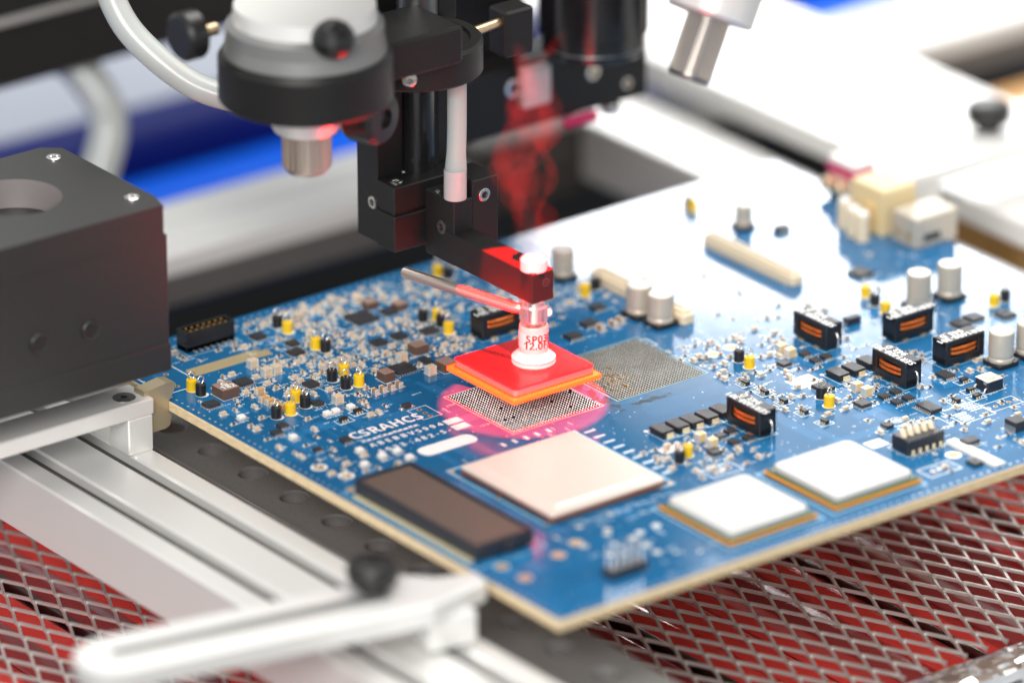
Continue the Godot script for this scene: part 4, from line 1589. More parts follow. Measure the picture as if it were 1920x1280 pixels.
func components() -> void:
	big_chips()
	test_point(10.2, 37.2, "y")
	test_point(10.4, 41.7, "k")
	test_point(18.5, 69.1, "k")
	test_point(23.4, 69.4, "y")
	test_point(30.3, 62.6, "y")
	test_point(30.0, 67.8, "k")
	test_point(47.7, 57.0, "k")
	test_point(52.9, 55.9, "y")
	test_point(47.7, 64.0, "k")
	test_point(52.0, 64.8, "y")
	test_point(58.6, 13.4, "k")
	test_point(58.7, 18.7, "y")
	test_point(58.2, 34.2, "y")
	test_point(59.2, 37.8, "k")
	test_point(121.9, 11.0, "y")
	test_point(123.4, 14.5, "k")
	test_point(96.8, 37.0, "k")
	test_point(100.7, 38.9, "y")
	test_point(98.9, 43.4, "k")
	test_point(97.4, 49.3, "y")
	test_point(148.9, 51.2, "y")
	test_point(154.5, 49.4, "k")
	test_point(154.1, 120.0, "k")
	test_point(153.5, 125.7, "y")
	test_point(156.0, 156.3, "k")
	test_point(153.8, 162.5, "y")
	test_point(97.8, 164.6, "y")
	test_point(93.1, 166.7, "k")
	test_point(217.3, 105.1, "y")
	test_point(215.1, 112.1, "k")
	test_point(213.6, 118.9, "y")
	test_point(244.2, 134.6, "y")
	test_point(249.3, 134.0, "k")
	test_point(219.8, 17.5, "y")
	test_point(220.1, 14.3, "k")
	wound_inductor(125.2, 160.6, 6.3, 15.6, 0)
	wound_inductor(182.8, 159.5, 6.3, 15.6, 0)
	wound_inductor(182.6, 123.0, 6.3, 15.6, 0)
	wound_inductor(207.7, 136.0, 15.6, 6.5, 1)
	wound_inductor(207.5, 159.5, 15.6, 6.5, 1)
	wound_inductor(109.3, 57.8, 15.6, 6.5, 1)
	electrolytic(153.1, 83.4, 8.3, 10.2)
	electrolytic(152.3, 73.8, 8.3, 10.2)
	electrolytic(224.9, 121.3, 8, 11.5)
	electrolytic(237.2, 121.7, 8, 11.5)
	electrolytic(215.2, 170.2, 8, 11)
	electrolytic(226.2, 170.5, 8, 11)
	electrolytic(223.1, 38.6, 6.3, 8.5)
	electrolytic(152.0, 36.3, 7, 10)
	cream_connector(206.2, 63.5, 5, 45)
	cream_connector(159.8, 65.8, 5, 47)
	moulded_inductor(16.2, 46.3, 6.1, 6.1, 3.1, "marked")
	moulded_inductor(61.0, 66.2, 3.9, 4.2, 2.8, "")
	moulded_inductor(81.2, 55.4, 5, 4.5, 2.8, "")
	moulded_inductor(80.0, 70.9, 4.7, 5, 2.8, "")
	moulded_inductor(90.0, 18.8, 4.2, 3.6, 2.4, "")
	moulded_inductor(96.7, 25.0, 4.2, 3.6, 2.2, "")
	chip(25.1, 42.5, 5, 4.5, 0.9, "quad")
	chip(8.1, 50.3, 4.7, 3.6, 1, "quad")
	chip(40.3, 56.4, 4, 3.9, 1, "quad")
	chip(33.7, 68.9, 3.2, 3, 1, "quad")
	chip(69.0, 63.6, 7, 6, 1, "quad")
	chip(78.4, 63.1, 2.8, 4.5, 0.8, "none")
	chip(15.9, 75.9, 3.2, 2.8, 0.9, "z")
	chip(11.6, 78.9, 3.2, 2.8, 0.9, "z")
	chip(14.0, 96.1, 2.6, 2.2, 0.9, "z")
	chip(24.6, 95.6, 3.2, 3, 0.9, "z")
	chip(50.9, 33.9, 4.5, 4, 1, "quad")
	chip(48.8, 17.0, 4, 4, 1, "quad")
	chip(54.1, 27.7, 3.5, 3.5, 1, "quad")
	chip(82.4, 24.6, 8, 8, 1, "quad")
	chip(75.1, 43.2, 4.5, 4, 1, "quad")
	chip(92.0, 25.9, 4.5, 4, 1, "quad")
	chip(82.9, 43.2, 4, 4, 1, "quad")
	chip(93.0, 45.4, 5, 4, 1, "quad")
	chip(113.8, 160.4, 3, 3, 0.9, "z")
	chip(118.2, 159.4, 3, 3, 0.9, "z")
	chip(114.0, 166.3, 3, 3, 0.9, "z")
	chip(119.3, 166.5, 3, 3, 0.9, "z")
	chip(105.0, 168.3, 3.6, 3.8, 1, "quad")
	chip(170.7, 167.9, 3, 3, 0.9, "z")
	chip(175.6, 167.5, 3, 3, 0.9, "z")
	chip(170.9, 173.5, 3, 3, 0.9, "z")
	chip(175.6, 173.2, 3, 3, 0.9, "z")
	chip(162.0, 168.2, 4, 4.2, 1, "quad")
	chip(160.6, 151.7, 5, 5.5, 1, "quad")
	chip(157.4, 184.7, 3, 3, 1, "x")
	chip(175.7, 182.4, 4.4, 7.2, 1.2, "x")
	chip(195.6, 167.2, 4, 5, 1, "z")
	chip(168.7, 208.6, 4.8, 3.9, 1.5, "z")
	chip(160.4, 220.2, 3.5, 4.3, 0.9, "none")
	chip(187.0, 208.6, 5, 5, 3, "x")
	chip(171.9, 134.7, 3, 3, 0.9, "z")
	chip(176.3, 134.5, 3, 3, 0.9, "z")
	chip(172.5, 129.0, 3, 3, 0.9, "z")
	chip(162.9, 130.7, 3.6, 3.6, 0.9, "quad")
	chip(227.4, 90.9, 6, 6, 1.2, "quad")
	chip(200.0, 118.8, 5.5, 2.5, 2.2, "x")
	chip(230.7, 48.5, 5, 3.4, 2, "z")
	chip(225.3, 140.3, 5, 5, 1, "quad")
	chip(231.9, 139.1, 5, 5, 1, "quad")
	chip(241.3, 143.2, 5, 5, 1, "quad")
	chip(125.3, 75.4, 5, 4, 1, "z")
	chip(135.3, 70.6, 5, 4, 1, "z")
	chip(145.1, 62.2, 4.5, 3.6, 1, "z")
	chip(123.0, 31.4, 5, 4, 1, "quad")
	transistor(144.3, 134.9, 1.7, 2.6, "x")
	transistor(144.6, 143.6, 1.7, 2.6, "x")
	transistor(144.8, 152.2, 1.7, 2.6, "x")
	transistor(144.6, 161.9, 1.7, 2.6, "x")
	transistor(144.7, 171.2, 1.7, 2.6, "x")
	transistor(185.8, 183.2, 1.7, 2.6, "x")
	transistor(32.8, 83.3, 2.6, 1.7, "z")
	transistor(39.8, 80.9, 2.6, 1.7, "z")
	transistor(194.4, 180.0, 2.6, 1.7, "z")
	transistor(197.5, 173.4, 2.6, 1.7, "z")
	transistor(192.8, 184.7, 2.6, 1.7, "z")
	transistor(188.4, 160.8, 2.6, 1.7, "z")
	diode(53.4, 86.8, 2.8, 1.8)
	power_transistor(101.5, 148.0, 4.6, 6.6)
	power_transistor(107.5, 148.0, 4.6, 6.6)
	power_transistor(112.8, 148.0, 4.6, 6.6)
	power_transistor(118.6, 148.1, 4.6, 6.6)
	power_transistor(124.5, 147.7, 4.6, 6.6)
	power_transistor(169.7, 147.8, 4.6, 6.6)
	power_transistor(175.8, 147.9, 4.6, 6.6)
	power_transistor(182.7, 146.6, 4.6, 6.6)
	ceramic_capacitor(25.0, 51.5, 3.2, 1.7, 1.6, "tan")
	ceramic_capacitor(22.6, 57.1, 3.2, 1.7, 1.6, "tan")
	ceramic_capacitor(22.9, 59.8, 3.2, 1.7, 1.6, "tan")
	ceramic_capacitor(22.9, 62.8, 3.2, 1.7, 1.6, "tan")
	ceramic_capacitor(23.2, 65.4, 3.2, 1.7, 1.6, "tan")
	ceramic_capacitor(107.5, 158.6, 3.0, 2.6, 2.5, "sand")
	ceramic_capacitor(107.8, 163.7, 3.0, 2.6, 2.5, "sand")
	ceramic_capacitor(168.0, 158.6, 3.0, 2.6, 2.5, "sand")
	ceramic_capacitor(168.0, 163.1, 3.0, 2.6, 2.5, "sand")
	ceramic_capacitor(168.6, 122.6, 3.0, 2.6, 2.5, "sand")
	ceramic_capacitor(168.7, 126.7, 3.0, 2.6, 2.5, "sand")
	ceramic_capacitor(34.4, 41.8, 3.0, 2.6, 2.4, "cream")
	ceramic_capacitor(37.8, 41.9, 3.0, 2.6, 2.4, "cream")
	ceramic_capacitor(34.8, 34.0, 3.0, 2.6, 2.4, "cream")
	ceramic_capacitor(39.5, 71.2, 3.0, 2.6, 2.4, "cream")
	ceramic_capacitor(74.5, 70.6, 3.0, 2.6, 2.4, "cream")
	ceramic_capacitor(73.4, 57.5, 3.0, 2.6, 2.4, "cream")
	ceramic_capacitor(89.5, 13.0, 3.0, 2.6, 2.4, "cream")
	ceramic_capacitor(52.3, 72.6, 1.5, 2.6, 1.4, "brown")
	ceramic_capacitor(55.3, 72.5, 1.5, 2.6, 1.4, "brown")
	ceramic_capacitor(58.2, 72.7, 1.5, 2.6, 1.4, "brown")
	ceramic_capacitor(61.2, 72.6, 1.5, 2.6, 1.4, "brown")
	ceramic_capacitor(50.8, 47.9, 1.5, 2.6, 1.4, "cream")
	ceramic_capacitor(53.2, 47.7, 1.5, 2.6, 1.4, "cream")
	ceramic_capacitor(55.7, 47.6, 1.5, 2.6, 1.4, "cream")
	ceramic_capacitor(58.1, 47.4, 1.5, 2.6, 1.4, "cream")
	ceramic_capacitor(60.6, 47.2, 1.5, 2.6, 1.4, "cream")
	ceramic_capacitor(135.8, 75.8, 1.8, 3, 1.6, "brown")
	ceramic_capacitor(140.9, 75.6, 1.8, 3, 1.6, "brown")
	ceramic_capacitor(144.2, 74.9, 1.8, 3, 1.6, "brown")
	indicator(9.9, 63.3, 2.2, 2.0, "lamp")
	indicator(31.7, 76.6, 2.2, 2.0, "lamp")
	indicator(34.8, 76.6, 2.2, 2.0, "lamp")
	indicator(40.2, 76.8, 2.2, 2.0, "lamp")
	indicator(32.1, 110.8, 2.2, 2.0, "lamp")
	indicator(32.3, 116.7, 2.2, 2.0, "lamp")
	indicator(19.0, 112.6, 2.2, 2.0, "lamp")
	indicator(26.6, 110.9, 2.2, 2.0, "lamp")
	indicator(23.7, 103.8, 2.2, 2.0, "lamp")
	indicator(13.8, 84.2, 2.2, 2.0, "lamp")
	push_button(200.4, 181.5)
	dip_switch(155.5, 200.6, 14, 7.8)
	box_header(33.6, 11.1, 17.8, 5.5)
	pin_header(33.9, 215.5, 13, 5)
	metal_connector(263.1, 80.3, 17.5, 12)
	white_connector(259.8, 63.9, 14, 16)
	audio_jack(269.6, 36.9, 10, 14)
	brass_post(246.9, 64.6)
	brass_post(246.2, 69.7)
	brass_post(249.0, 57.7)
	comb_resistor(165.2, 215.0, 3.6, 22)


# ---------------------------------------------------------------- pickup head and its chip

func lifted_chip() -> void:
	var t := thing("lifted_chip", "square red-lit chip with orange substrate edge, held under the suction cup", "chip", Vector3(83.5, 9.2, 104.9))
	var mb := MB.new()
	mb.slab("amber", 0, 0, 33.0, 33.0, 0.4, 0.0, 1.3, 0.1)
	put("substrate", mesh(mb), t)
	mb = MB.new()
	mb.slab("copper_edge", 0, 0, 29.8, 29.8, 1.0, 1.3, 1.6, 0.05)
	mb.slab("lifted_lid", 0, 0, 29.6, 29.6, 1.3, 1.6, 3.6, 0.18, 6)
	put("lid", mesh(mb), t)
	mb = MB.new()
	mb.slab("red_lit_top", 0, 0, 29.9, 29.9, 0.9, 3.6, 4.0, 0.08, 5)
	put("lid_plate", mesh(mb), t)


func screw_head(t: Node3D, at: Vector3, r: float, face: Basis, m := "steel") -> void:
	var mb := MB.new()
	mb.xf = Transform3D(face, Vector3.ZERO)
	mb.lathe(m, Vector3.ZERO, [Vector2(r, -0.3), Vector2(r, 0.25), Vector2(r * 0.86, 0.4), Vector2(r * 0.52, 0.4), Vector2(r * 0.46, -0.2), Vector2(0, -0.25)], 18)
	put("screw", mesh(mb), t, at)


func pickup_head() -> void:
	var t := thing("pickup_head", "black vacuum pickup arm with a white suction cup gripping the lifted chip", "pickup arm", Vector3(86.0, 13.2, 106.4))
	# heights below count from the chip's top face, x and z from the suction axis
	var up := Basis.IDENTITY
	var front := Basis(Vector3.RIGHT, PI / 2)
	var left := Basis(Vector3.BACK, PI / 2)
	var mb := MB.new()
	mb.box("anodised", Vector3(0.6, 25.0, -17.0), Vector3(8.2, 9.8, 41.6), 0.35)
	put("arm", mesh(mb), t)
	mb = MB.new()
	mb.xf = Transform3D(front, Vector3(1.6, 26.2, 3.8))
	mb.cyl("slot_black", Vector3.ZERO, 1.1, 0.04, 18, 0.01)
	mb.lathe("dark_steel", Vector3.ZERO, [Vector2(1.1, 0.03), Vector2(1.35, 0.03)], 18)
	put("set_hole", mesh(mb), t)
	mb = MB.new()
	mb.cyl("pale_steel", Vector3(0, 29.7, 0), 4.0, 3.6, 32, 0.5)
	put("cap_screw", mesh(mb), t)
	# suction nozzle with a printed sticker
	mb = MB.new()
	mb.cyl("chrome", Vector3(0, 18.4, 0), 3.9, 2.0, 32, 0.2)
	mb.lathe("chrome", Vector3(0, 13.6, 0), [Vector2(0, 0), Vector2(4.2, 0), Vector2(4.35, 0.2), Vector2(4.35, 4.6), Vector2(4.1, 5.0), Vector2(0, 5.0)], 36)
	var nz := put("suction_nozzle", mesh(mb), t)
	mb = MB.new()
	mb.lathe("silicone", Vector3.ZERO, [Vector2(5.6, 0.05), Vector2(6.5, 0.05), Vector2(6.6, 0.35), Vector2(5.3, 0.95), Vector2(5.3, 1.15), Vector2(6.6, 1.5), Vector2(6.65, 1.8), Vector2(4.6, 3.6), Vector2(4.3, 3.75), Vector2(0, 3.75)], 40)
	put("suction_cup", mesh(mb), nz)
	mb = MB.new()
	mb.lathe("silicone_clear", Vector3.ZERO, [Vector2(4.25, 3.6), Vector2(4.3, 3.9), Vector2(4.3, 11.9), Vector2(4.2, 12.1), Vector2(3.8, 12.1), Vector2(3.7, 11.2), Vector2(0, 11.2)], 40)
	put("sleeve", mesh(mb), nz)
	mb = MB.new()
	mb.cyl("chrome", Vector3(0, 11.0, 0), 2.4, 2.7, 24, 0.1)
	put("stem", mesh(mb), nz)
	mb = MB.new()
	mb.lathe("sticker", Vector3.ZERO, [Vector2(4.38, 5.4), Vector2(4.42, 5.42), Vector2(4.42, 10.1), Vector2(4.38, 10.12)], 40)
	put("sticker", mesh(mb), nz)
	for k in 2:
		var am := lettering(["SP0304-", "12.0FX-D"][k], 1.5, 0.03, "ink")
		var bent := ArrayMesh.new()
		for s in am.get_surface_count():
			var a := am.surface_get_arrays(s)
			var v: PackedVector3Array = a[Mesh.ARRAY_VERTEX]
			var n: PackedVector3Array = a[Mesh.ARRAY_NORMAL]
			for i in v.size():
				var an := v[i].x / 0.00444
				var r := 0.00444 + v[i].z
				v[i] = Vector3(sin(an) * r, v[i].y, cos(an) * r)
				n[i] = Basis(Vector3.UP, an) * n[i]
			a[Mesh.ARRAY_VERTEX] = v
			a[Mesh.ARRAY_NORMAL] = n
			a[Mesh.ARRAY_TANGENT] = null
			bent.add_surface_from_arrays(Mesh.PRIMITIVE_TRIANGLES, a)
			bent.surface_set_material(s, M["ink"])
		put("lettering", bent, nz, Vector3(0, 8.75 - 2.2 * k, 0), deg_to_rad(-37.5 + 44))
	mb = MB.new()
	mb.xf = Transform3D(Basis(Vector3.UP, deg_to_rad(52)) * Basis(Vector3.BACK, -PI / 2), Vector3(2.6, 16.2, 3.4))
	mb.lathe("chrome", Vector3.ZERO, [Vector2(0, 0), Vector2(1.3, 0), Vector2(1.3, 1.6), Vector2(0.9, 1.7), Vector2(0.55, 1.7), Vector2(0.5, 0.9), Vector2(0, 0.9)], 18)
	put("set_screw", mesh(mb), nz)
	mb = MB.new()
	mb.tube("rod_steel", [Vector3(-2, 16.8, -1.5), Vector3(-4.6, 17.3, -3.4), Vector3(-17.4, 19.6, -40.6), Vector3(-17.6, 19.65, -41.1)], [1.45, 1.65, 1.75, 1.3], 18)
	put("side_rod", mesh(mb), nz)
	# clamp blocks at the rear of the arm
	mb = MB.new()
	mb.box("anodised", Vector3(0.6, 29.9, -42.3), Vector3(7.2, 20.6, 14.4), 0.3)
	put("hose_block", mesh(mb), t)
	screw_head(t, Vector3(-3.05, 30.5, -41.1), 2.2, left, "dark_steel")
	screw_head(t, Vector3(-1.4, 40.2, -45.2), 0.9, up)
	mb = MB.new()
	mb.box("anodised", Vector3(9.0, 32.6, -41.6), Vector3(9.6, 25.2, 12.6), 0.3)
	put("side_plate", mesh(mb), t)
	screw_head(t, Vector3(8.4, 40.0, -35.2), 2.1, front)
	mb = MB.new()
	mb.box("anodised", Vector3(3.0, 37.0, -57.4), Vector3(30, 8.4, 9.2), 0.3)
	put("clamp_bar", mesh(mb), t)
	screw_head(t, Vector3(-8.2, 41.2, -57.0), 2.0, up)
	mb = MB.new()
	mb.box("anodised", Vector3(-2.4, 26.0, -57.4), Vector3(19.2, 11.4, 9.0), 0.3)
	put("clamp_block", mesh(mb), t)
	mb = MB.new()
	mb.box("black_plastic", Vector3(-2.4, 32.3, -57.8), Vector3(17.5, 1.4, 7.6), 0.1)
	put("clamp_gap", mesh(mb), t)
	mb = MB.new()
	mb.box("anodised", Vector3(-6.0, 66.0, -68.2), Vector3(9.6, 92, 10.6), 0.3)
	put("column", mesh(mb), t)
	screw_head(t, Vector3(-10.85, 32.6, -65.4), 2.1, left)
	mb = MB.new()
	mb.cyl("gloss_black", Vector3(4.6, 40.8, -63.5), 5.4, 56, 32, 0.3)
	put("guide_cylinder", mesh(mb), t)
	mb = MB.new()
	mb.box("anodised", Vector3(15, 66, -66), Vector3(7, 60, 8), 0.3)
	put("rear_column", mesh(mb), t)


func lamp_heads() -> void:
	# black ring holder above the arm
	var t := thing("ring_holder", "black round ring holder above the pickup arm, with a side clamp screw", "holder", Vector3(82, 91, 54))
	var mb := MB.new()
	mb.lathe("anodised", Vector3.ZERO, [Vector2(0, 0), Vector2(19.6, 0), Vector2(20.2, 0.6), Vector2(20.2, 9.6), Vector2(19.4, 10.4), Vector2(16.5, 10.4), Vector2(16, 9.4), Vector2(0, 9.4)], 48)
	put("ring", mesh(mb), t)
	mb = MB.new()
	mb.cyl("dark_steel", Vector3(2, 9.4, -2), 6.2, 34, 28, 0.4)
	put("spindle", mesh(mb), t)
	screw_head(t, Vector3(-13.6, 4.4, 15.2), 2.3, Basis(Vector3.UP, -0.72) * Basis(Vector3.RIGHT, PI / 2))
	mb = MB.new()
	mb.xf = Transform3D(Basis(Vector3.UP, 0.15) * Basis(Vector3.BACK, -PI / 2), Vector3(18, 4.5, -4))
	mb.cyl("brass", Vector3.ZERO, 1.5, 19, 16, 0.2)
	put("clamp_shaft", mesh(mb), t)
	mb = MB.new()
	mb.box("anodised", Vector3(42, 1, -8), Vector3(11, 15, 9), 0.8)
	put("clamp_grip", mesh(mb), t)

	# left lamp head, nearer than the focus
	t = thing("lamp_head", "silver laser lamp head pointing down at the left, blurred, with black clamp flange", "lamp head", Vector3(28.4, 77.3, 72.7))
	mb = MB.new()
	var prof := [Vector2(0, 0), Vector2(5.6, 0), Vector2(6.9, 1.4), Vector2(6.9, 14)]
	mb.lathe("rod_steel", Vector3.ZERO, prof, 28)
	for i in 22:
		var a := TAU * i / 22
		mb.box("rod_steel", Vector3(cos(a) * 6.9, 7.5, sin(a) * 6.9), Vector3(0.7, 11, 0.7), 0.1)
	put("knurled_tip", mesh(mb), t)
	mb = MB.new()
	mb.lathe("aluminium", Vector3.ZERO, [Vector2(6.9, 12.5), Vector2(9.5, 13.2), Vector2(12.2, 18.5), Vector2(12.2, 26), Vector2(0, 26)], 40)
	put("cone", mesh(mb), t)
	mb = MB.new()
	mb.lathe("anodised", Vector3.ZERO, [Vector2(0, 23), Vector2(24.8, 23), Vector2(25.6, 24), Vector2(25.6, 36), Vector2(24.4, 38), Vector2(21.4, 38)], 48)
	mb.box("anodised", Vector3(31, 29, -6), Vector3(44, 12, 24), 1)
	put("flange", mesh(mb), t)
	mb = MB.new()
	mb.lathe("soft_grey", Vector3.ZERO, [Vector2(24, 37.6), Vector2(23.2, 42), Vector2(23.0, 46), Vector2(21.2, 47.4)], 48)
	mb.lathe("aluminium", Vector3.ZERO, [Vector2(21.2, 47.4), Vector2(20.6, 52), Vector2(0, 52)], 48)
	put("barrel", mesh(mb), t)
	for k in [[Vector3(-8, 50, 25), 6.4, 0.2]]:
		mb = MB.new()
		mb.ball("black_rubber", Vector3.ZERO, k[1], 0.9, 8, 20)
		put("clamp_knob", mesh(mb), t, k[0])
	mb = MB.new()
	mb.xf = Transform3D(Basis(Vector3.UP, 0.35) * Basis(Vector3.RIGHT, PI / 2), Vector3(20.0, 14.0, 5))
	mb.lathe("black_rubber", Vector3.ZERO, [Vector2(0, -7), Vector2(7.2, -7), Vector2(8.4, -5), Vector2(8.4, 3), Vector2(7.2, 4.6), Vector2(3, 5), Vector2(2.8, 3.6), Vector2(0, 3.4)], 28)
	put("clamp_knob", mesh(mb), t)
	mb = MB.new()
	mb.xf = Transform3D(Basis(Vector3.BACK, PI / 2), Vector3(-21, 44.5, -15))
	mb.cyl("brass", Vector3.ZERO, 1.7, 8, 14, 0.2)
	mb.cyl("black_rubber", Vector3(0, 7, 0), 7.3, 6, 24, 1.2)
	put("thumb_screw", mesh(mb), t)

	# right lamp head, tilted towards the chip
	t = thing("lamp_head", "sharp knurled steel lamp head tilted towards the chip, upper right", "lamp head", Vector3(185.2, 64.6, 56.1))
	var axis := Vector3(52, 95, -10).normalized()
	t.basis = Basis(axis.cross(Vector3(0, 0, 1)).normalized(), axis, axis.cross(Vector3(0, 0, 1)).cross(axis).normalized()).orthonormalized()
	mb = MB.new()
	mb.lathe("worn_steel", Vector3.ZERO, [Vector2(0, 0.6), Vector2(5.4, 0.6), Vector2(5.5, 0), Vector2(6.0, 0), Vector2(6.7, 0.8), Vector2(6.7, 22)], 36)
	for i in 44:
		var a := TAU * i / 44
		mb.tube("worn_steel", [Vector3(cos(a) * 6.65, 1.4, sin(a) * 6.65), Vector3(cos(a) * 6.65, 19.5, sin(a) * 6.65)], 0.28, 5)
	put("knurled_tip", mesh(mb), t)
	mb = MB.new()
	mb.lathe("aluminium", Vector3(0, 19.6, 0), [Vector2(6.7, 0), Vector2(13.2, 0.5), Vector2(14, 1.6), Vector2(14, 60), Vector2(0, 60)], 44)
	put("barrel", mesh(mb), t)

	# black optics barrel and bracket behind the smoke
	t = thing("optics_barrel", "fat black optics barrel in the top centre, out of focus", "barrel", Vector3(186, 60, 8))
	mb = MB.new()
	mb.lathe("gloss_black", Vector3.ZERO, [Vector2(0, 0), Vector2(15.5, 0), Vector2(16.3, 0.9), Vector2(16.3, 7), Vector2(17.4, 7.6), Vector2(17.4, 90), Vector2(0, 90)], 56)
	mb.lathe("dark_steel", Vector3.ZERO, [Vector2(16.4, 2.6), Vector2(16.6, 3.0), Vector2(16.4, 3.4)], 56)
	put("tube", mesh(mb), t)
	t = thing("shade_box", "added black box above the view, shading the rear rail", "shade box", Vector3(200, 96, -125))  # added out of view to throw shade on the rear rail
	mb = MB.new()
	mb.box("black_beam", Vector3(0, 85, 0), Vector3(130, 170, 210), 3)
	put("shade_box_body", mesh(mb), t)
	t = thing("beam_mask", "added black ring above the view, trimming the red beam and shading the board", "aperture plate", Vector3(68.4, 190, 124.5))  # added out of view to sharpen the red spot and darken around it
	mb = MB.new()
	mb.lathe("black_beam", Vector3.ZERO, [Vector2(21.8, 0), Vector2(72, 0), Vector2(72, 3), Vector2(21.8, 3), Vector2(21.8, 0)], 64)
	put("mask_ring", mesh(mb), t)
	mb = MB.new()
	mb.box("black_beam", Vector3(25, 1.5, -86), Vector3(16, 3, 90), 0.4)
	put("mask_arm", mesh(mb), t)
	t = thing("bracket", "black machined bracket with bright screws behind the smoke", "bracket", Vector3(176, 28, -14))
	mb = MB.new()
	mb.box("anodised", Vector3(0, 16, 0), Vector3(86, 22, 18), 1.0)
	mb.box("anodised", Vector3(-24, 44, -14), Vector3(52, 76, 22), 1.0)
	put("bracket_body", mesh(mb), t)
	for k in [[20.0, 18.0, 2.6], [34.0, 11.0, 1.9], [-12.0, 20.0, 3.2]]:
		screw_head(t, Vector3(k[0], k[1], 9.1), k[2], Basis(Vector3.RIGHT, PI / 2), "chrome")
	mb = MB.new()
	mb.box("aluminium_dark", Vector3(-5, 20, 11), Vector3(11, 13, 4), 0.6)
	put("silver_plate", mesh(mb), t)
	mb = MB.new()
	mb.box("magenta", Vector3(14, 4.0, 10.4), Vector3(13, 3, 3), 0.4)
	put("red_tab", mesh(mb), t)
	mb = MB.new()
	mb.cyl("steel", Vector3(28, 2.4, 8), 3.4, 3.2, 20, 0.4)
	put("foot_screw", mesh(mb), t)


func curve(pts: Array, n: int) -> Array:
	var c := Curve3D.new()
	for i in pts.size():
		var d: Vector3 = (pts[mini(i + 1, pts.size() - 1)] - pts[maxi(i - 1, 0)]) / 6.0
		c.add_point(pts[i], -d, d)
	var out := []
	for i in n + 1:
		out.append(c.sample_baked(c.get_baked_length() * i / n, true))
	return out


func hose(called: String, label: String, pts: Array, r: float) -> void:
	var o: Vector3 = pts[0]
	var t := thing(called, label, "hose", o, "")
	var local := []
	for p in pts:
		local.append(p - o)
	var mb := MB.new()
	mb.tube("hose", curve(local, 40), r, 20)
	put("hose_wall", mesh(mb), t)


func hoses() -> void:
	var t := thing("vacuum_hose", "clear hose standing upright in the black pickup block", "hose", Vector3(85.6, 53.2, 68.6))
	var mb := MB.new()
	var p := curve([Vector3(0, 0.3, 0), Vector3(0.2, 5, 0), Vector3(0.7, 10, -0.6), Vector3(2.6, 20, -2.6), Vector3(4.2, 30, -4.6), Vector3(4.8, 38, -5.4)], 30)
	var radii := []
	for i in p.size():
		radii.append(3.35 if i < 7 else lerpf(3.35, 2.95, clampf((i - 7) / 4.0, 0, 1)))
	mb.tube("hose", p, radii, 24)
	put("hose_wall", mesh(mb), t)
	mb = MB.new()
	mb.lathe("hose_core", Vector3.ZERO, [Vector2(2.2, 0.31), Vector2(3.45, 0.31), Vector2(3.5, 0.5), Vector2(3.45, 9.4), Vector2(3.3, 9.6)], 24)
	put("hose_cuff", mesh(mb), t)
	hose("vacuum_hose", "long clear hose sweeping from the top left to the lamp head", [Vector3(18, 118, -18), Vector3(18.9, 106.8, -12.3), Vector3(20.9, 98.7, -6.4), Vector3(25.8, 90.7, 1.7), Vector3(31.7, 84.5, 9.6), Vector3(38.4, 81.2, 16.6), Vector3(46.3, 79.9, 23.4), Vector3(56, 80.6, 30.5)], 4.2)
	hose("vacuum_hose", "thick pale hose far behind, curving down behind the black housing", [Vector3(98, 24, -190), Vector3(108, 20.5, -178), Vector3(114.5, 8, -166.6), Vector3(115, -3, -162), Vector3(108, -17, -159), Vector3(104, -27, -158)], 6.6)


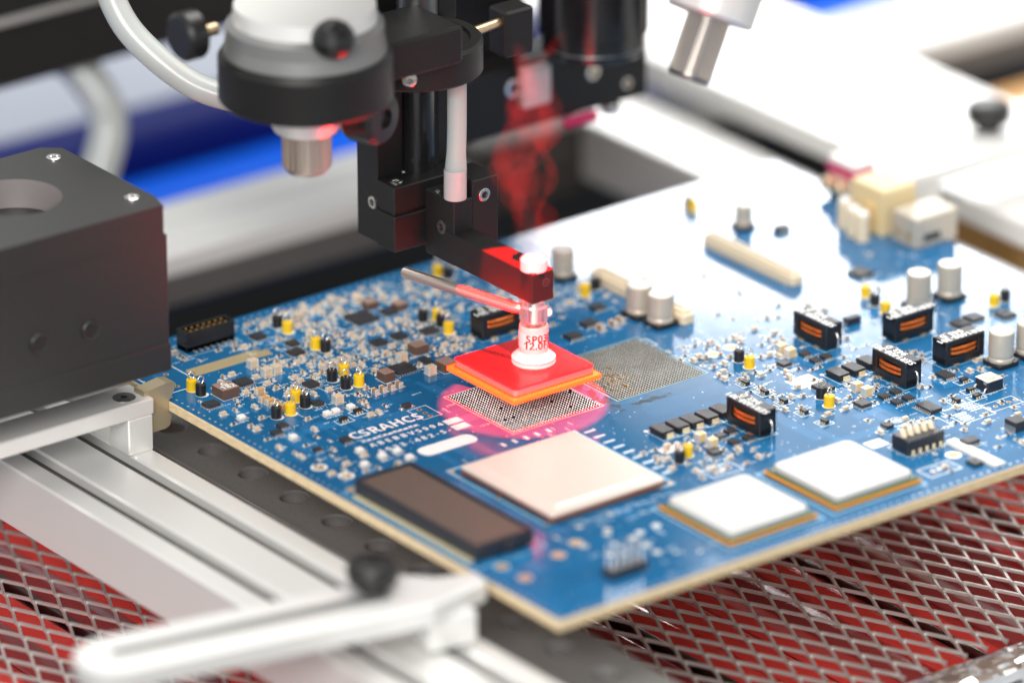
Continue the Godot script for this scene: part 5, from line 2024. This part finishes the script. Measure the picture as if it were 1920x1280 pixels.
func housing() -> void:
	var t := thing("optics_housing", "blurred black box housing at the left with a round opening and steel corner screws", "housing", Vector3(-6.5, 16, 52))
	var mb := MB.new()
	var m := "housing_black"
	# body from its front right lower corner: 90 wide, 60 deep, 53 high, round well in the top
	var w := 92.0
	var d := 60.0
	var h := 53.0
	mb.box(m, Vector3(-w / 2, 4.5, -d / 2), Vector3(w, 9, d), 0.6)
	mb.box(m, Vector3(-w / 2, 11 + 15, -d / 2 - 0.3), Vector3(w - 0.7, 34.5, d - 0.7), 0.3)
	var cx := -33.5
	var cz := -31.5
	var r := 14.5
	var n := 40
	for i in n:
		var q := []
		for k in 2:
			var an := TAU * (i + k) / n
			var dir := Vector3(cos(an), 0, sin(an))
			var fx := (0.0 - cx if dir.x > 0 else w + cx) / maxf(absf(dir.x), 1e-4)
			var fz := (0.0 - cz if dir.z > 0 else d + cz) / maxf(absf(dir.z), 1e-4)
			q.append([Vector3(cx, h, cz) + dir * r, Vector3(cx, h, cz) + dir * minf(fx, fz), dir])
		mb.quad(m, q[0][0], q[1][0], q[1][1], q[0][1], Vector3.UP)
		mb.quad4("housing_well", q[0][0], q[1][0], q[1][0] + Vector3(0, -9, 0), q[0][0] + Vector3(0, -9, 0), -q[0][2], -q[1][2], -q[1][2], -q[0][2])
		mb.tri("slot_black", Vector3(cx, h - 9, cz), q[0][0] + Vector3(0, -9, 0), q[1][0] + Vector3(0, -9, 0), Vector3.UP, Vector3.UP, Vector3.UP)
		for side in [[q[0][1], q[1][1]]]:
			var a: Vector3 = side[0]
			var b: Vector3 = side[1]
			var mid := (a + b) / 2
			var nn := Vector3(1, 0, 0) if mid.x > -0.05 else Vector3(-1, 0, 0) if mid.x < -w + 0.05 else Vector3(0, 0, 1) if mid.z > -0.05 else Vector3(0, 0, -1)
			mb.quad(m, a, b, b + Vector3(0, -10, 0), a + Vector3(0, -10, 0), nn)
	put("body", mesh(mb), t)
	for p in [[-6.0, -10.0], [-6.5, -d + 9.5], [-w + 6.0, -5.0], [-w + 6, -d + 6.0]]:
		screw_head(t, Vector3(p[0], h + 0.2, p[1]), 2.4, Basis.IDENTITY, "chrome")
	for p in [[-28.0, 20.0], [-46.0, 20.5]]:
		mb = MB.new()
		mb.xf = Transform3D(Basis(Vector3.RIGHT, PI / 2), Vector3.ZERO)
		mb.lathe("slot_black", Vector3.ZERO, [Vector2(2.6, 0), Vector2(2.2, -0.2), Vector2(0, -0.25)], 20)
		mb.lathe(m, Vector3.ZERO, [Vector2(3.2, -0.3), Vector2(2.9, 0.1), Vector2(2.5, 0)], 20)
		put("blind_hole", mesh(mb), t, Vector3(p[0], p[1], 0.0))


func smoke() -> void:
	var fm := FogMaterial.new()
	fm.resource_name = "smoke"
	fm.albedo = Color(0.92, 0.92, 0.92)
	fm.density = 0.85
	var thin := FogMaterial.new()
	thin.resource_name = "thin_smoke"
	thin.albedo = Color(0.92, 0.92, 0.92)
	thin.density = 0.45
	var t := thing("smoke", "thin flux smoke rising in the red lamp beam behind the pickup arm", "smoke", Vector3(88.6, 44, 98.3))
	t.set_meta("kind", "stuff")
	var r := RandomNumberGenerator.new()
	r.seed = 5
	var k := 0
	for wisp in [[Vector3(1, 2, 1), Vector3(-3, 62, 6), 0.7, 2.2], [Vector3(-3, 0, 2), Vector3(-8, 66, 4), 0.0, 1.0], [Vector3(3, -1, 0), Vector3(2, 64, 2), 1.9, 0.85], [Vector3(7, 3, 3), Vector3(-9, 60, 11), 3.4, 0.7], [Vector3(-1, 24, 0), Vector3(4, 70, 8), 4.6, 0.6]]:
		var from: Vector3 = wisp[0]
		var to: Vector3 = wisp[1]
		var n := 11
		var path := []
		for i in n + 1:
			var u := float(i) / n
			path.append(from.lerp(to, u) + Vector3(sin(u * 9.0 + wisp[2]) * 3.4, 0, cos(u * 7.0 + wisp[2]) * 3.0))
		for i in n:
			var a: Vector3 = path[i]
			var b: Vector3 = path[i + 1]
			var f := FogVolume.new()
			f.name = "puff"
			f.shape = RenderingServer.FOG_VOLUME_SHAPE_ELLIPSOID
			f.material = thin if wisp[3] > 2.0 else fm
			var s: float = wisp[3] * (1.0 + 0.35 * sin(i * 1.7 + wisp[2] * 2.0)) * 5.6
			f.size = Vector3(s * r.randf_range(0.8, 1.2), a.distance_to(b) * r.randf_range(1.7, 2.3), s * r.randf_range(0.8, 1.2)) * 0.001
			var dir := (b - a).normalized()
			var side := dir.cross(Vector3.BACK).normalized()
			f.transform = Transform3D(Basis(side, dir, side.cross(dir)), (a + b) * 0.0005)
			t.add_child(f, true)
			f.name = "puff_%03d" % k if k else "puff"
			k += 1
